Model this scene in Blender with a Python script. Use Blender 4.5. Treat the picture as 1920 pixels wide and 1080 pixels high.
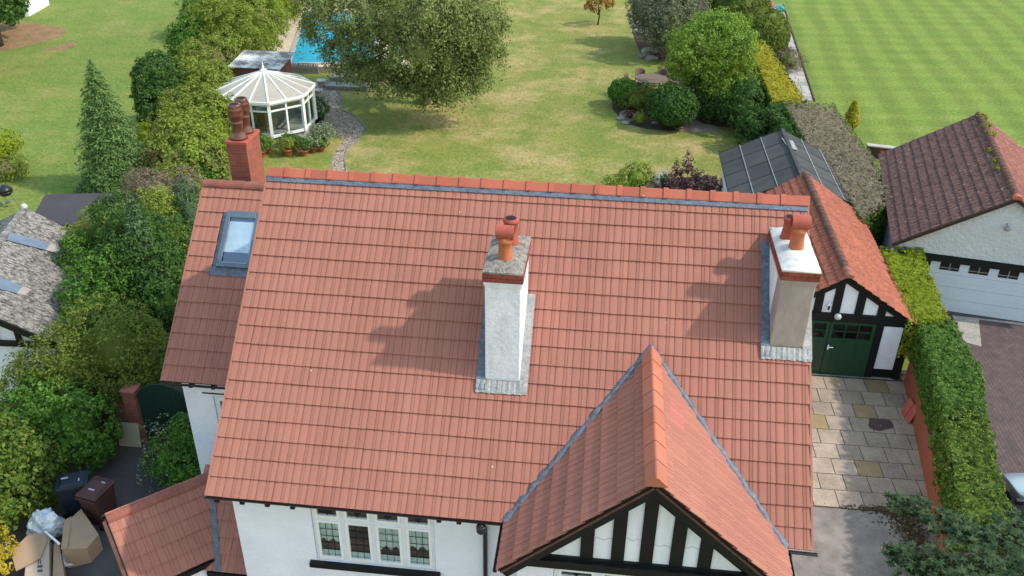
import bpy, math, random
import numpy as np
from mathutils import Vector, Matrix

random.seed(7); rng = np.random.default_rng(7)
for o in list(bpy.data.objects): bpy.data.objects.remove(o)
scene = bpy.context.scene
COL = scene.collection

# ------------------------------------------------------------------ camera
CAM = np.array([6.5758, -15.8274, 16.0293]); YAW, PIT, ROL, FPX = -0.1072, 0.5291, 0.0117, 1680.77
FW = np.array([math.sin(YAW)*math.cos(PIT), math.cos(YAW)*math.cos(PIT), -math.sin(PIT)])
R0 = np.array([math.cos(YAW), -math.sin(YAW), 0.]); U0 = np.cross(R0, FW)
RT = R0*math.cos(ROL)+U0*math.sin(ROL); UP = -R0*math.sin(ROL)+U0*math.cos(ROL)
cd = bpy.data.cameras.new('camera'); cam = bpy.data.objects.new('camera', cd); COL.objects.link(cam)
cam.matrix_world = Matrix(((RT[0], UP[0], -FW[0], CAM[0]), (RT[1], UP[1], -FW[1], CAM[1]), (RT[2], UP[2], -FW[2], CAM[2]), (0, 0, 0, 1)))
cd.sensor_width = 36; cd.lens = 36*FPX/1920; cd.clip_end = 2000; cd.clip_start = .1
scene.camera = cam
# ------------------------------------------------------------------ light
SUN = Vector((.70, -.04, .72)).normalized()
w = bpy.data.worlds.new('World'); scene.world = w; w.use_nodes = True
nt = w.node_tree; nt.nodes.clear()
sky = nt.nodes.new('ShaderNodeTexSky'); sky.sky_type = 'NISHITA'; sky.sun_disc = False
sky.sun_elevation = math.asin(SUN.z); sky.sun_rotation = math.atan2(SUN.x, SUN.y)
sky.air_density = 2.5; sky.dust_density = 1.0; sky.ozone_density = 2.5
bg = nt.nodes.new('ShaderNodeBackground'); bg.inputs[1].default_value = .15
wo = nt.nodes.new('ShaderNodeOutputWorld'); nt.links.new(sky.outputs[0], bg.inputs[0]); nt.links.new(bg.outputs[0], wo.inputs[0])
sl = bpy.data.lights.new('sun', 'SUN'); sl.energy = 2.1; sl.angle = math.radians(1.6); sl.color = (1, .92, .80)
so = bpy.data.objects.new('sun', sl); COL.objects.link(so); so.rotation_euler = SUN.to_track_quat('Z', 'Y').to_euler(); so.location = (30, -5, 40)
vs = scene.view_settings; vs.view_transform = 'Standard'; vs.look = 'None'; vs.gamma = 1; vs.exposure = .92; vs.use_curve_mapping = False

# ------------------------------------------------------------------ pixel helpers (photo pixels, 1920 wide)
def ray(x, y): return FW+RT*(x-960)/FPX-UP*(y-540)/FPX
def at(x, y, z=0.):
    d = ray(x, y); return Vector(CAM+d*(z-CAM[2])/d[2])
def atY(x, y, Y):
    d = ray(x, y); return Vector(CAM+d*(Y-CAM[1])/d[1])
def atP(x, y, P, N):
    d = ray(x, y); P = np.array(P); N = np.array(N); return Vector(CAM+d*(((P-CAM)@N)/(d@N)))

# ------------------------------------------------------------------ materials
MATS = {}
def nodes(name):
    m = bpy.data.materials.new(name); m.use_nodes = True; n = m.node_tree.nodes; n.clear()
    out = n.new('ShaderNodeOutputMaterial'); b = n.new('ShaderNodeBsdfPrincipled'); m.node_tree.links.new(b.outputs[0], out.inputs[0])
    MATS[name] = m
    return m, n, m.node_tree.links, b, out
def mixc(n, l, fac, a, b, mode='MIX'):
    x = n.new('ShaderNodeMix'); x.data_type = 'RGBA'; x.blend_type = mode
    for s, v in ((0, fac), (6, a), (7, b)):
        if hasattr(v, 'is_output') or isinstance(v, bpy.types.NodeSocket): l.new(v, x.inputs[s])
        else: x.inputs[s].default_value = v if s == 0 else (*v, 1) if len(v) == 3 else v
    return x.outputs[2]
def noise(n, l, scale, detail=4, rough=.6, vec=None, sc=None):
    t = n.new('ShaderNodeTexNoise'); t.inputs['Scale'].default_value = scale; t.inputs['Detail'].default_value = detail; t.inputs['Roughness'].default_value = rough
    if vec is None: vec = n.new('ShaderNodeNewGeometry').outputs['Position']
    if sc:
        mp = n.new('ShaderNodeMapping'); l.new(vec, mp.inputs[0]); mp.inputs['Scale'].default_value = sc; vec = mp.outputs[0]
    l.new(vec, t.inputs['Vector']); return t.outputs['Fac']
def ramp(n, l, fac, a, b, ca=(0, 0, 0, 1), cb=(1, 1, 1, 1)):
    r = n.new('ShaderNodeValToRGB'); r.color_ramp.elements[0].position = a; r.color_ramp.elements[1].position = b
    r.color_ramp.elements[0].color = ca; r.color_ramp.elements[1].color = cb; l.new(fac, r.inputs[0]); return r.outputs[0]
def bump(n, l, b, h, strength, dist=.02):
    x = n.new('ShaderNodeBump'); x.inputs['Strength'].default_value = strength; x.inputs['Distance'].default_value = dist
    l.new(h, x.inputs['Height']); l.new(x.outputs[0], b.inputs['Normal']); return x
def mat(name, c1, c2=None, scale=3, lo=.35, hi=.65, rough=.8, fine=.12, fscale=60, bmp=0, bscale=40, bdist=.02, spec=.3, metal=0, rnd=0, spots=None, sc=None):
    m, n, l, b, out = nodes(name)
    c2 = c2 or tuple(x*.75 for x in c1)
    col = mixc(n, l, ramp(n, l, noise(n, l, scale, 5, .65, sc=sc), lo, hi), c1, c2)
    if fine:
        f = noise(n, l, fscale, 3, .7); g = ramp(n, l, f, .3, .7, (1-fine*2, 1-fine*2, 1-fine*2, 1), (1+fine*.6,)*3+(1,))
        col = mixc(n, l, 1., col, g, 'MULTIPLY')
    if rnd:
        oi = n.new('ShaderNodeObjectInfo'); ge = n.new('ShaderNodeNewGeometry')
        ad = n.new('ShaderNodeMath'); ad.operation = 'ADD'; l.new(oi.outputs['Random'], ad.inputs[0]); l.new(ge.outputs['Random Per Island'], ad.inputs[1])
        fr = n.new('ShaderNodeMath'); fr.operation = 'FRACT'; l.new(ad.outputs[0], fr.inputs[0])
        g = ramp(n, l, fr.outputs[0], 0, 1, (1-rnd,)*3+(1,), (1+rnd*.6, 1+rnd*.5, 1+rnd*.4, 1)); col = mixc(n, l, 1., col, g, 'MULTIPLY')
    if spots:
        v = n.new('ShaderNodeTexVoronoi'); v.inputs['Scale'].default_value = spots[0]; l.new(n.new('ShaderNodeNewGeometry').outputs['Position'], v.inputs['Vector'])
        col = mixc(n, l, ramp(n, l, v.outputs['Distance'], spots[1], spots[1]*1.3, (1, 1, 1, 1), (0, 0, 0, 1)), col, spots[2])
    l.new(col, b.inputs['Base Color'])
    b.inputs['Roughness'].default_value = rough; b.inputs['Specular IOR Level'].default_value = spec; b.inputs['Metallic'].default_value = metal
    if bmp: bump(n, l, b, noise(n, l, bscale, 4, .6), bmp, bdist)
    return m
def leafmat(name, dark, mid, light, trans=.36, rough=.45, patch=None, pscale=.8):
    m, n, l, b, out = nodes(name)
    ge = n.new('ShaderNodeNewGeometry'); r = n.new('ShaderNodeValToRGB'); e = r.color_ramp.elements
    e[0].color = (*dark, 1); e[1].color = (*light, 1); x = e.new(.5); x.color = (*mid, 1)
    l.new(ge.outputs['Random Per Island'], r.inputs[0]); col = r.outputs[0]
    if patch: col = mixc(n, l, ramp(n, l, noise(n, l, pscale, 3, .6), .54, .70), col, patch)
    l.new(col, b.inputs['Base Color']); b.inputs['Roughness'].default_value = .6; b.inputs['Specular IOR Level'].default_value = .14
    t = n.new('ShaderNodeBsdfTranslucent'); l.new(col, t.inputs[0]); mx = n.new('ShaderNodeMixShader'); mx.inputs[0].default_value = trans
    l.new(b.outputs[0], mx.inputs[1]); l.new(t.outputs[0], mx.inputs[2]); l.new(mx.outputs[0], out.inputs[0]); return m
def glassmat(name, tint=(.9, .95, .95), refl=.12):
    m, n, l, b, out = nodes(name); n.remove(b)
    t = n.new('ShaderNodeBsdfTransparent'); t.inputs[0].default_value = (*tint, 1); g = n.new('ShaderNodeBsdfGlossy'); g.inputs['Roughness'].default_value = .03
    f = n.new('ShaderNodeLayerWeight'); f.inputs[0].default_value = .5; pw = n.new('ShaderNodeMath'); pw.operation = 'POWER'; pw.inputs[1].default_value = 4.; l.new(f.outputs['Facing'], pw.inputs[0])
    ad = n.new('ShaderNodeMath'); ad.operation = 'MULTIPLY_ADD'; ad.inputs[1].default_value = .8; ad.inputs[2].default_value = refl*.5; ad.use_clamp = True; l.new(pw.outputs[0], ad.inputs[0])
    mx = n.new('ShaderNodeMixShader'); l.new(ad.outputs[0], mx.inputs[0]); l.new(t.outputs[0], mx.inputs[1]); l.new(g.outputs[0], mx.inputs[2]); l.new(mx.outputs[0], out.inputs[0]); return m
def brickmat(name, c1, c2, mortar, sx, sy, rough=.85, axes='XZ', bm=.4, ms=.012):
    m, n, l, b, out = nodes(name)
    pos = n.new('ShaderNodeNewGeometry').outputs['Position']; sp = n.new('ShaderNodeSeparateXYZ'); l.new(pos, sp.inputs[0]); cb = n.new('ShaderNodeCombineXYZ')
    if axes == 'H':
        ad = n.new('ShaderNodeMath'); l.new(sp.outputs['X'], ad.inputs[0]); l.new(sp.outputs['Y'], ad.inputs[1]); l.new(ad.outputs[0], cb.inputs[0]); l.new(sp.outputs['Z'], cb.inputs[1])
    else:
        l.new(sp.outputs[axes[0]], cb.inputs[0]); l.new(sp.outputs[axes[1]], cb.inputs[1])
    t = n.new('ShaderNodeTexBrick'); l.new(cb.outputs[0], t.inputs['Vector']); t.inputs['Scale'].default_value = 1; t.inputs['Brick Width'].default_value = sx; t.inputs['Row Height'].default_value = sy
    t.inputs['Mortar Size'].default_value = ms; t.inputs['Mortar Smooth'].default_value = .3; t.inputs['Color1'].default_value = (*c1, 1); t.inputs['Color2'].default_value = (*c2, 1); t.inputs['Mortar'].default_value = (*mortar, 1)
    g = ramp(n, l, noise(n, l, 3, 4), .3, .7, (.72, .72, .72, 1), (1.15, 1.15, 1.15, 1)); col = mixc(n, l, 1., t.outputs['Color'], g, 'MULTIPLY')
    l.new(col, b.inputs['Base Color']); b.inputs['Roughness'].default_value = rough
    inv = n.new('ShaderNodeMath'); inv.operation = 'SUBTRACT'; inv.inputs[0].default_value = 1; l.new(t.outputs['Fac'], inv.inputs[1]); bump(n, l, b, inv.outputs[0], bm, .01)
    return m

mat('tile', (.380, .158, .118), (.335, .138, .104), sc=(1.6, .6, .6), scale=.8, rough=.95, fine=.10, fscale=70, rnd=.06, spots=(1.7, .022, (.62, .58, .5)), bmp=.25, bscale=120, bdist=.004)
mat('tile_pink', (.43, .155, .128), (.39, .14, .115), scale=2, rough=.85, fine=.1, rnd=.06)
mat('ridge', (.43, .125, .080), (.40, .112, .072), scale=2.5, rough=.8, fine=.1, rnd=.14, spots=(2.6, .05, (.65, .6, .52)))
mat('ridge_orange', (.45, .142, .076), (.43, .158, .112), scale=2.2, rough=.7, fine=.08, rnd=.16)
mat('ridge_old', (.36, .12, .085), (.22, .09, .075), scale=3, rough=.9, fine=.15, rnd=.2)
mat('ridge_brown', (.17, .075, .055), (.11, .055, .05), scale=4, rough=.9, fine=.15, rnd=.2)
mat('underlay', (.10, .05, .04), rough=.9)
mat('lead', (.15, .18, .235), (.075, .092, .13), scale=9, rough=.55, fine=.2, fscale=35, bmp=.5, bscale=22, bdist=.02, spec=.5)
mat('lead_pale', (.42, .41, .40), (.26, .27, .28), scale=7, rough=.6, fine=.2, fscale=30, bmp=.5, bscale=25, bdist=.02)
mat('render_white', (.85, .855, .94), (.76, .765, .86), scale=1.2, rough=.9, fine=.04, bmp=.85, bscale=26, bdist=.022)
mat('render_smooth', (.82, .825, .90), (.64, .645, .71), lo=.45, hi=.85, sc=(2, 2, .5), scale=2.5, rough=.9, fine=.05, bmp=.2, bscale=30)
mat('render_heavy', (.62, .65, .68), (.56, .59, .62), scale=1.2, rough=.9, fine=.05, bmp=1, bscale=9, bdist=.06)
mat('stack_white', (.81, .815, .89), (.57, .57, .62), scale=4.5, lo=.45, hi=.80, rough=.9, fine=.10, fscale=25, bmp=.45, bscale=14, sc=(1, 1, .35))
mat('stack_grey', (.42, .355, .335), (.30, .255, .25), sc=(1, 1, .35), scale=3.5, rough=.95, fine=.08, bmp=.2)
mat('flaunch', (.38, .34, .30), (.18, .16, .145), scale=9, rough=1, fine=.25, fscale=30, bmp=.9, bscale=25, bdist=.03)
mat('flaunch_white', (.60, .59, .57), (.42, .41, .40), scale=6, lo=.5, hi=.75, rough=.9, fine=.08, bmp=.4, bscale=14)
mat('terracotta', (.50, .155, .07), (.40, .12, .06), scale=7, rough=.75, fine=.1)
mat('terracotta_red', (.42, .10, .07), (.33, .08, .06), scale=6, rough=.8, fine=.1)
mat('glaze_brown', (.135, .045, .032), (.08, .03, .025), scale=7, rough=.22, fine=.1, spec=.6)
mat('flue_dark', (.02, .018, .016), rough=1)  # near-black for the flue mouths: the dark of the hole as a colour
mat('red_brick', (.30, .07, .05), (.22, .055, .04), scale=5, rough=.9, fine=.15, rnd=.2)
brickmat('brick_chimney', (.30, .078, .050), (.24, .060, .040), (.25, .105, .08), .225, .075, axes='H', ms=.008)
brickmat('brick_wall', (.26, .06, .04), (.20, .05, .035), (.20, .11, .09), .225, .075, axes='H')
brickmat('brick_drive', (.115, .07, .068), (.085, .055, .056), (.05, .04, .04), .21, .105, axes='YX', bm=.2)
mat('black_paint', (.008, .008, .009), (.018, .016, .015), scale=5, lo=.6, hi=.8, rough=.5, fine=.1, spec=.3)
mat('black_iron', (.018, .018, .02), rough=.4, spec=.4)
mat('gutter_brown', (.05, .03, .026), rough=.5)
mat('white_paint', (.77, .775, .84), (.67, .675, .74), scale=4, rough=.5, fine=.04)
mat('upvc', (.82, .82, .82), (.76, .76, .76), scale=3, rough=.3, fine=.02, spec=.5)
mat('green_door', (.016, .055, .026), (.013, .042, .022), scale=3, rough=.35, fine=.06, spec=.5)
mat('gate_green', (.012, .036, .026), (.009, .028, .021), scale=2, rough=.5, fine=.06)
mat('room_shade', (.02, .018, .018), rough=.9)  # near-black that stands for the shade of unlit interiors
mat('curtain', (.80, .82, .80), (.55, .57, .56), scale=3, rough=.9, sc=(8, 1, .6))
mat('sill_wood', (.10, .04, .03), rough=.8)
mat('came', (.012, .014, .014), rough=.5)
glassmat('glass'); glassmat('glass_sky', (.95, .97, 1), .30); glassmat('glass_dark', (.35, .4, .42), .16)
mat('blind', (.66, .80, .84), rough=.6, fine=.02); mat('blind_dark', (.03, .06, .15), rough=.6)
mat('velux', (.16, .21, .24), (.13, .17, .20), rough=.35, metal=.5, fine=.03)
mat('tarmac', (.098, .088, .085), (.070, .062, .061), scale=1.1, rough=.9, fine=.15, fscale=45, bmp=.3, bscale=90, spots=(1.6, .03, (.3, .28, .25)))
mat('drive', (.29, .25, .22), (.15, .128, .118), scale=1.1, rough=.9, fine=.12, fscale=40, bmp=.15, spots=(2.2, .025, (.4, .36, .28)))
mat('flag', (.42, .33, .25), (.25, .195, .15), scale=1.6, lo=.3, hi=.75, rough=.85, fine=.14, fscale=24, rnd=.16, bmp=.25, bscale=20)
mat('flag_yellow', (.31, .225, .11), (.25, .18, .10), scale=3, rough=.85, fine=.1, rnd=.1)
mat('joint', (.06, .05, .045), rough=1)
mat('soil', (.10, .065, .045), (.06, .04, .03), scale=4, rough=1, fine=.3, fscale=20, bmp=.8, bscale=12, bdist=.05)
mat('orange_soil', (.33, .19, .10), (.22, .14, .07), scale=1.2, rough=1, fine=.2, fscale=8, bmp=.5, bscale=6)
mat('shingle', (.42, .33, .26), (.27, .20, .16), scale=14, rough=.95, fine=.2, fscale=22, bmp=1, bscale=16, bdist=.05)
mat('stone', (.33, .29, .25), (.22, .19, .17), scale=3, rough=.95, fine=.2, fscale=14, bmp=.6, bscale=9, rnd=.2)
mat('slab_pale', (.46, .42, .38), (.34, .31, .28), scale=2.2, rough=.9, fine=.15, fscale=14, rnd=.22)
mat('cream_paving', (.58, .48, .35), (.45, .37, .28), scale=.7, rough=.9, fine=.1, fscale=12)
mat('pool_cover', (.002, .30, .42), (.002, .23, .34), scale=1.3, rough=.6, fine=.05, bmp=.35, bscale=5, bdist=.05, spec=.5)
def cellmat(name, c1, c2, joint, scale, ms):
    m, n, l, b, out = nodes(name); pos = n.new('ShaderNodeNewGeometry').outputs['Position']
    v = n.new('ShaderNodeTexVoronoi'); v.inputs['Scale'].default_value = scale; l.new(pos, v.inputs['Vector']); e = n.new('ShaderNodeTexVoronoi'); e.feature = 'DISTANCE_TO_EDGE'; e.inputs['Scale'].default_value = scale; l.new(pos, e.inputs['Vector'])
    sx = n.new('ShaderNodeSeparateColor'); l.new(v.outputs['Color'], sx.inputs[0]); col = mixc(n, l, sx.outputs[0], c1, c2)
    f = ramp(n, l, e.outputs['Distance'], ms*.5, ms*1.5); col = mixc(n, l, f, joint, col); l.new(col, b.inputs['Base Color']); b.inputs['Roughness'].default_value = .95; bump(n, l, b, f, .6, .03); return m
cellmat('cobble', (.46, .36, .28), (.27, .21, .17), (.12, .09, .07), 5.5, .07)
mat('felt', (.062, .055, .066), (.052, .046, .055), scale=1.5, rough=.95, fine=.08)
mat('asbestos', (.36, .34, .32), (.085, .075, .070), scale=11, lo=.42, hi=.62, rough=1, fine=.3, fscale=26, sc=(.4, 1.6, 1), bmp=.3, bscale=30)
mat('asbestos_pale', (.42, .36, .32), rough=1, fine=.2)
mat('rooflight', (.16, .20, .26), (.12, .155, .21), scale=3, rough=.3, spec=.6)
mat('slate', (.074, .077, .080), (.052, .055, .058), scale=1.6, rough=.95, fine=.12, rnd=.2)
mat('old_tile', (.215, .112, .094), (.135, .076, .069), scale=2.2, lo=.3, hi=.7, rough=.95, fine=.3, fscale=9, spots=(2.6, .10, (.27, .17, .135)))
mat('garage_tile', (.40, .125, .075), (.29, .10, .066), scale=2.0, rough=.95, fine=.22, fscale=9)
mat('moss', (.16, .19, .03), (.09, .12, .02), scale=6, rough=1, fine=.2)
mat('orange_wall', (.30, .082, .042), (.24, .07, .04), scale=1.6, rough=.85, fine=.1, bmp=.2)
mat('cardboard', (.40, .27, .175), (.35, .235, .15), scale=2, rough=.9, fine=.04)
mat('cardboard_pale', (.46, .36, .28), (.41, .32, .25), scale=2, rough=.9, fine=.04)
mat('ink', (.10, .085, .08), rough=.9)
mat('polythene', (.72, .76, .80), (.6, .65, .70), scale=6, rough=.25, fine=.02, spec=.6, bmp=.6, bscale=14, bdist=.04)
mat('bin_blue', (.020, .026, .038), (.016, .02, .03), rough=.4, fine=.05)
mat('bin_brown', (.085, .036, .034), (.07, .03, .028), rough=.45, fine=.05)
mat('sticker', (.55, .55, .55), rough=.5)
mat('board', (.42, .37, .27), (.38, .33, .24), scale=1, rough=.6, fine=.03)
mat('wicker', (.20, .145, .115), (.14, .10, .08), scale=20, rough=.8, fine=.2)
mat('polycarb', (.40, .365, .30), (.33, .305, .255), scale=1.2, rough=.4, fine=.04)
mat('bark', (.12, .09, .07), (.07, .055, .045), scale=8, rough=1, fine=.25, fscale=18, bmp=.8, bscale=14, bdist=.04)
mat('bark_birch', (.34, .31, .28), (.10, .08, .07), scale=6, lo=.5, hi=.7, rough=.9, fine=.2)
mat('pot_black', (.02, .02, .022), rough=.5); mat('pot_white', (.62, .61, .58), rough=.6)
mat('concrete', (.33, .31, .29), (.25, .235, .22), scale=3, rough=.95, fine=.15)
mat('timber_dark', (.10, .065, .05), rough=.9, fine=.2)
mat('car_paint', (.42, .47, .53), (.40, .45, .51), rough=.22, metal=.6, fine=0, spec=.6); mat('rubber', (.015, .015, .015), rough=.85); mat('alloy', (.4, .4, .42), rough=.35, metal=.8)
mat('plastic_teal', (.05, .36, .33), rough=.5); mat('plastic_yellow', (.62, .40, .03), rough=.5)
mat('lamp_glass', (.6, .62, .62), rough=.25); mat('tail_red', (.35, .02, .02), rough=.25)
# foliage
leafmat('lf_laurel', (0.048, 0.119, 0.017), (0.096, 0.212, 0.031), (0.181, 0.312, 0.055))
leafmat('lf_dark', (0.031, 0.078, 0.017), (0.058, 0.125, 0.027), (0.106, 0.193, 0.045))
leafmat('lf_olive', (0.086, 0.139, 0.021), (0.149, 0.201, 0.034), (0.237, 0.266, 0.059))
leafmat('lf_hedge', (0.132, 0.195, 0.022), (0.208, 0.281, 0.038), (0.313, 0.353, 0.068), patch=(.22, .19, .08), pscale=.45)
leafmat('lf_lime', (.18, .24, .012), (.26, .32, .022), (.36, .38, .040))
leafmat('lf_gold', (.32, .30, .02), (.42, .38, .035), (.50, .44, .06))
leafmat('lf_yellow', (.36, .29, .02), (.50, .40, .04), (.56, .46, .08))
leafmat('lf_grey', (0.203, 0.170, 0.108), (0.297, 0.249, 0.172), (0.405, 0.344, 0.243))
leafmat('lf_privet', (0.047, 0.114, 0.017), (0.083, 0.177, 0.027), (0.186, 0.279, 0.057))
leafmat('lf_privet_y', (0.048, 0.104, 0.015), (0.097, 0.164, 0.025), (0.218, 0.278, 0.055))
leafmat('lf_birch', (0.109, 0.147, 0.037), (0.173, 0.215, 0.062), (0.269, 0.303, 0.105), trans=.25)
leafmat('lf_conifer', (0.054, 0.108, 0.029), (0.097, 0.169, 0.047), (0.162, 0.246, 0.074), trans=.15)
leafmat('lf_conif_dark', (0.036, 0.073, 0.036), (0.066, 0.118, 0.053), (0.118, 0.175, 0.073), trans=.15)
leafmat('lf_robinia', (0.100, 0.183, 0.026), (0.170, 0.281, 0.041), (0.330, 0.439, 0.069))
leafmat('lf_silver', (0.098, 0.122, 0.067), (0.159, 0.183, 0.104), (0.244, 0.262, 0.159))
leafmat('lf_purple', (.075, .030, .045), (.120, .052, .068), (.20, .10, .115))
leafmat('lf_maple', (.018, .042, .016), (.034, .066, .026), (.068, .105, .044), trans=.25)
leafmat('lf_red', (.20, .06, .02), (.32, .16, .03), (.36, .30, .05))
leafmat('lf_pink', (.45, .16, .22), (.60, .28, .34), (.70, .45, .48)); leafmat('lf_redfl', (.40, .03, .02), (.5, .05, .03), (.45, .12, .05))
leafmat('lf_white', (.45, .45, .42), (.6, .6, .56), (.7, .7, .66)); leafmat('lf_variegated', (.08, .13, .05), (.2, .26, .14), (.45, .48, .34))
leafmat('lf_spiky', (.05, .075, .04), (.09, .12, .07), (.17, .2, .12))
leafmat('lf_twig', (.10, .075, .05), (.16, .12, .08), (.23, .19, .12), trans=.1)

def lawnmat(name, g1, g2, dry, dlo, dhi, dsc, stripes=False):
    m, n, l, b, out = nodes(name)
    pos = n.new('ShaderNodeNewGeometry').outputs['Position']
    col = mixc(n, l, ramp(n, l, noise(n, l, .55, 5, .65), .35, .65), g1, g2)
    col = mixc(n, l, ramp(n, l, noise(n, l, dsc, 6, .72), dlo, dhi), col, dry)
    g = ramp(n, l, noise(n, l, 7, 5, .75, sc=(1, .6, 1)), .25, .75, (.52, .55, .52, 1), (1.42, 1.38, 1.3, 1)); col = mixc(n, l, 1., col, g, 'MULTIPLY')
    g = ramp(n, l, noise(n, l, 34, 3, .7), .25, .75, (.78, .8, .78, 1), (1.15, 1.15, 1.1, 1)); col = mixc(n, l, 1., col, g, 'MULTIPLY')
    if stripes:
        def wave(rot, sc, amt, dist):
            mp = n.new('ShaderNodeMapping'); mp.inputs['Rotation'].default_value = (0, 0, math.radians(rot)); l.new(pos, mp.inputs[0])
            wv = n.new('ShaderNodeTexWave'); wv.inputs['Scale'].default_value = sc; wv.inputs['Distortion'].default_value = dist; wv.inputs['Detail Scale'].default_value = .6; l.new(mp.outputs[0], wv.inputs[0])
            return ramp(n, l, wv.outputs['Fac'], .2, .8, (1-amt,)*3+(1,), (1+amt,)*3+(1,))
        col = mixc(n, l, 1., col, wave(4, .16, .10, 2.2), 'MULTIPLY'); col = mixc(n, l, 1., col, wave(86, .16, .05, 3.0), 'MULTIPLY')
    l.new(col, b.inputs['Base Color']); b.inputs['Roughness'].default_value = .9; b.inputs['Specular IOR Level'].default_value = .15
    bump(n, l, b, noise(n, l, 26, 4, .7), .6, .04)
    return m
lawnmat('lawn_back', (.150, .195, .042), (.240, .238, .066), (.42, .31, .15), .47, .66, .24)
lawnmat('lawn_left', (.130, .200, .042), (.195, .235, .060), (.31, .25, .10), .52, .76, .22)
lawnmat('lawn_right', (.140, .205, .040), (.172, .222, .050), (.31, .27, .09), .60, .9, .3, True)

# ------------------------------------------------------------------ mesh helpers
ORG = {}
def link(o): COL.objects.link(o); return o
def thing(name, label, cat, loc=(0, 0, 0), group=None):
    o = bpy.data.objects.new(name, None); link(o); o.empty_display_size = .2; o.location = loc; ORG[o] = Vector(loc)
    o['label'] = label; o['category'] = cat
    if group: o['group'] = group
    return o
def tag(o, label, cat, group=None):
    o['label'] = label; o['category'] = cat
    if group: o['group'] = group
    return o
def struct(o, label=None):
    o['kind'] = 'structure'
    if label: o['label'] = label
    return o
def rawmesh(name, V, F, m, smooth=False):
    me = bpy.data.meshes.new(name); me.from_pydata([tuple(v) for v in V], [], F); me.materials.append(MATS[m])
    me.polygons.foreach_set('use_smooth', [bool(smooth)]*len(me.polygons))
    me.update(); return me
def npmesh(name, V, F, m, smooth=False):
    """V (n,3), F (m,k) numpy, all faces k-gons"""
    me = bpy.data.meshes.new(name); k = F.shape[1]
    me.vertices.add(len(V)); me.vertices.foreach_set('co', np.ascontiguousarray(V, dtype=np.float32).ravel())
    me.loops.add(F.size); me.loops.foreach_set('vertex_index', np.ascontiguousarray(F, dtype=np.int32).ravel())
    me.polygons.add(len(F)); me.polygons.foreach_set('loop_start', np.arange(0, F.size, k, dtype=np.int32))
    me.polygons.foreach_set('use_smooth', np.full(len(F), bool(smooth)))
    me.materials.append(MATS[m]); me.update(calc_edges=True); return me
def put(name, me, parent=None, mw=None):
    o = bpy.data.objects.new(name, me); link(o)
    if parent is not None:
        o.parent = parent; org = ORG[parent]; ORG[o] = org
        if mw is not None: o.matrix_local = Matrix.Translation(-org) @ mw
    else:
        ORG[o] = Vector((0, 0, 0))
        if mw is not None: o.matrix_local = mw
    return o
class MB:
    def __init__(s): s.V = []; s.F = []
    def add(s, V, F):
        b = len(s.V); s.V += [Vector(v) for v in V]; s.F += [tuple(i+b for i in f) for f in F]; return s
    def box(s, c, d, rz=0, M=None):
        x, y, z = d[0]/2, d[1]/2, d[2]/2
        P = [Vector((sx*x, sy*y, sz*z)) for sz in (-1, 1) for sx, sy in ((-1, -1), (1, -1), (1, 1), (-1, 1))]
        R = M if M is not None else Matrix.Rotation(rz, 3, 'Z')
        c = Vector(c); return s.add([c+R @ p for p in P], [(3, 2, 1, 0), (4, 5, 6, 7), (0, 1, 5, 4), (1, 2, 6, 5), (2, 3, 7, 6), (3, 0, 4, 7)])
    def b2(s, lo, hi): return s.box([(a+b)/2 for a, b in zip(lo, hi)], [b-a for a, b in zip(lo, hi)])
    def beam(s, a, b, w, h, up=(0, 0, 1)):
        a, b = Vector(a), Vector(b); d = (b-a); L = d.length; d.normalize(); u = Vector(up); x = d.cross(u)
        if x.length < 1e-4: x = d.cross(Vector((1, 0, 0)))
        x.normalize(); z = x.cross(d); M = Matrix((x, d, z)).transposed(); return s.box((a+b)/2, (w, L, h), M=M)
    def prism(s, poly, off):
        """poly list of 3D pts (CCW seen from +off side), extruded by vector off"""
        n = len(poly); P = [Vector(p) for p in poly]; o = Vector(off)
        return s.add(P+[p+o for p in P], [tuple(range(n-1, -1, -1)), tuple(range(n, 2*n))]+[(i, (i+1) % n, n+(i+1) % n, n+i) for i in range(n)])
    def tube(s, pts, rad, n=8, cap=True):
        pts = [Vector(p) for p in pts]; rad = rad if isinstance(rad, (list, tuple)) else [rad]*len(pts); b = len(s.V); ref = None
        for i, p in enumerate(pts):
            d = (pts[min(i+1, len(pts)-1)]-pts[max(i-1, 0)]).normalized()
            if ref is None: ref = d.orthogonal().normalized()
            ref = (ref-d*ref.dot(d)).normalized(); q = d.cross(ref)
            for k in range(n):
                a = 2*math.pi*k/n; s.V.append(p+(ref*math.cos(a)+q*math.sin(a))*rad[i])
        for i in range(len(pts)-1):
            for k in range(n): s.F.append((b+i*n+k, b+i*n+(k+1) % n, b+(i+1)*n+(k+1) % n, b+(i+1)*n+k))
        if cap: s.F.append(tuple(b+k for k in range(n-1, -1, -1))); s.F.append(tuple(b+(len(pts)-1)*n+k for k in range(n)))
        return s
    def lathe(s, prof, c=(0, 0, 0), n=20, axis=None):
        c = Vector(c); b = len(s.V); M = axis if axis is not None else Matrix.Identity(3)
        for r, z in prof:
            for k in range(n): a = 2*math.pi*k/n; s.V.append(c+M @ Vector((r*math.cos(a), r*math.sin(a), z)))
        for i in range(len(prof)-1):
            for k in range(n): s.F.append((b+i*n+k, b+i*n+(k+1) % n, b+(i+1)*n+(k+1) % n, b+(i+1)*n+k))
        s.F.append(tuple(b+k for k in range(n-1, -1, -1))); s.F.append(tuple(b+(len(prof)-1)*n+k for k in range(n)))
        return s
    def build(s, name, m, parent=None, smooth=False, bevel=0):
        org = ORG[parent] if parent is not None else Vector((0, 0, 0))
        me = rawmesh(name, [v-org for v in s.V], s.F, m, smooth); o = put(name, me, parent)
        if bevel: bv = o.modifiers.new('bevel', 'BEVEL'); bv.width = bevel; bv.segments = 2; bv.limit_method = 'ANGLE'
        return o
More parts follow.
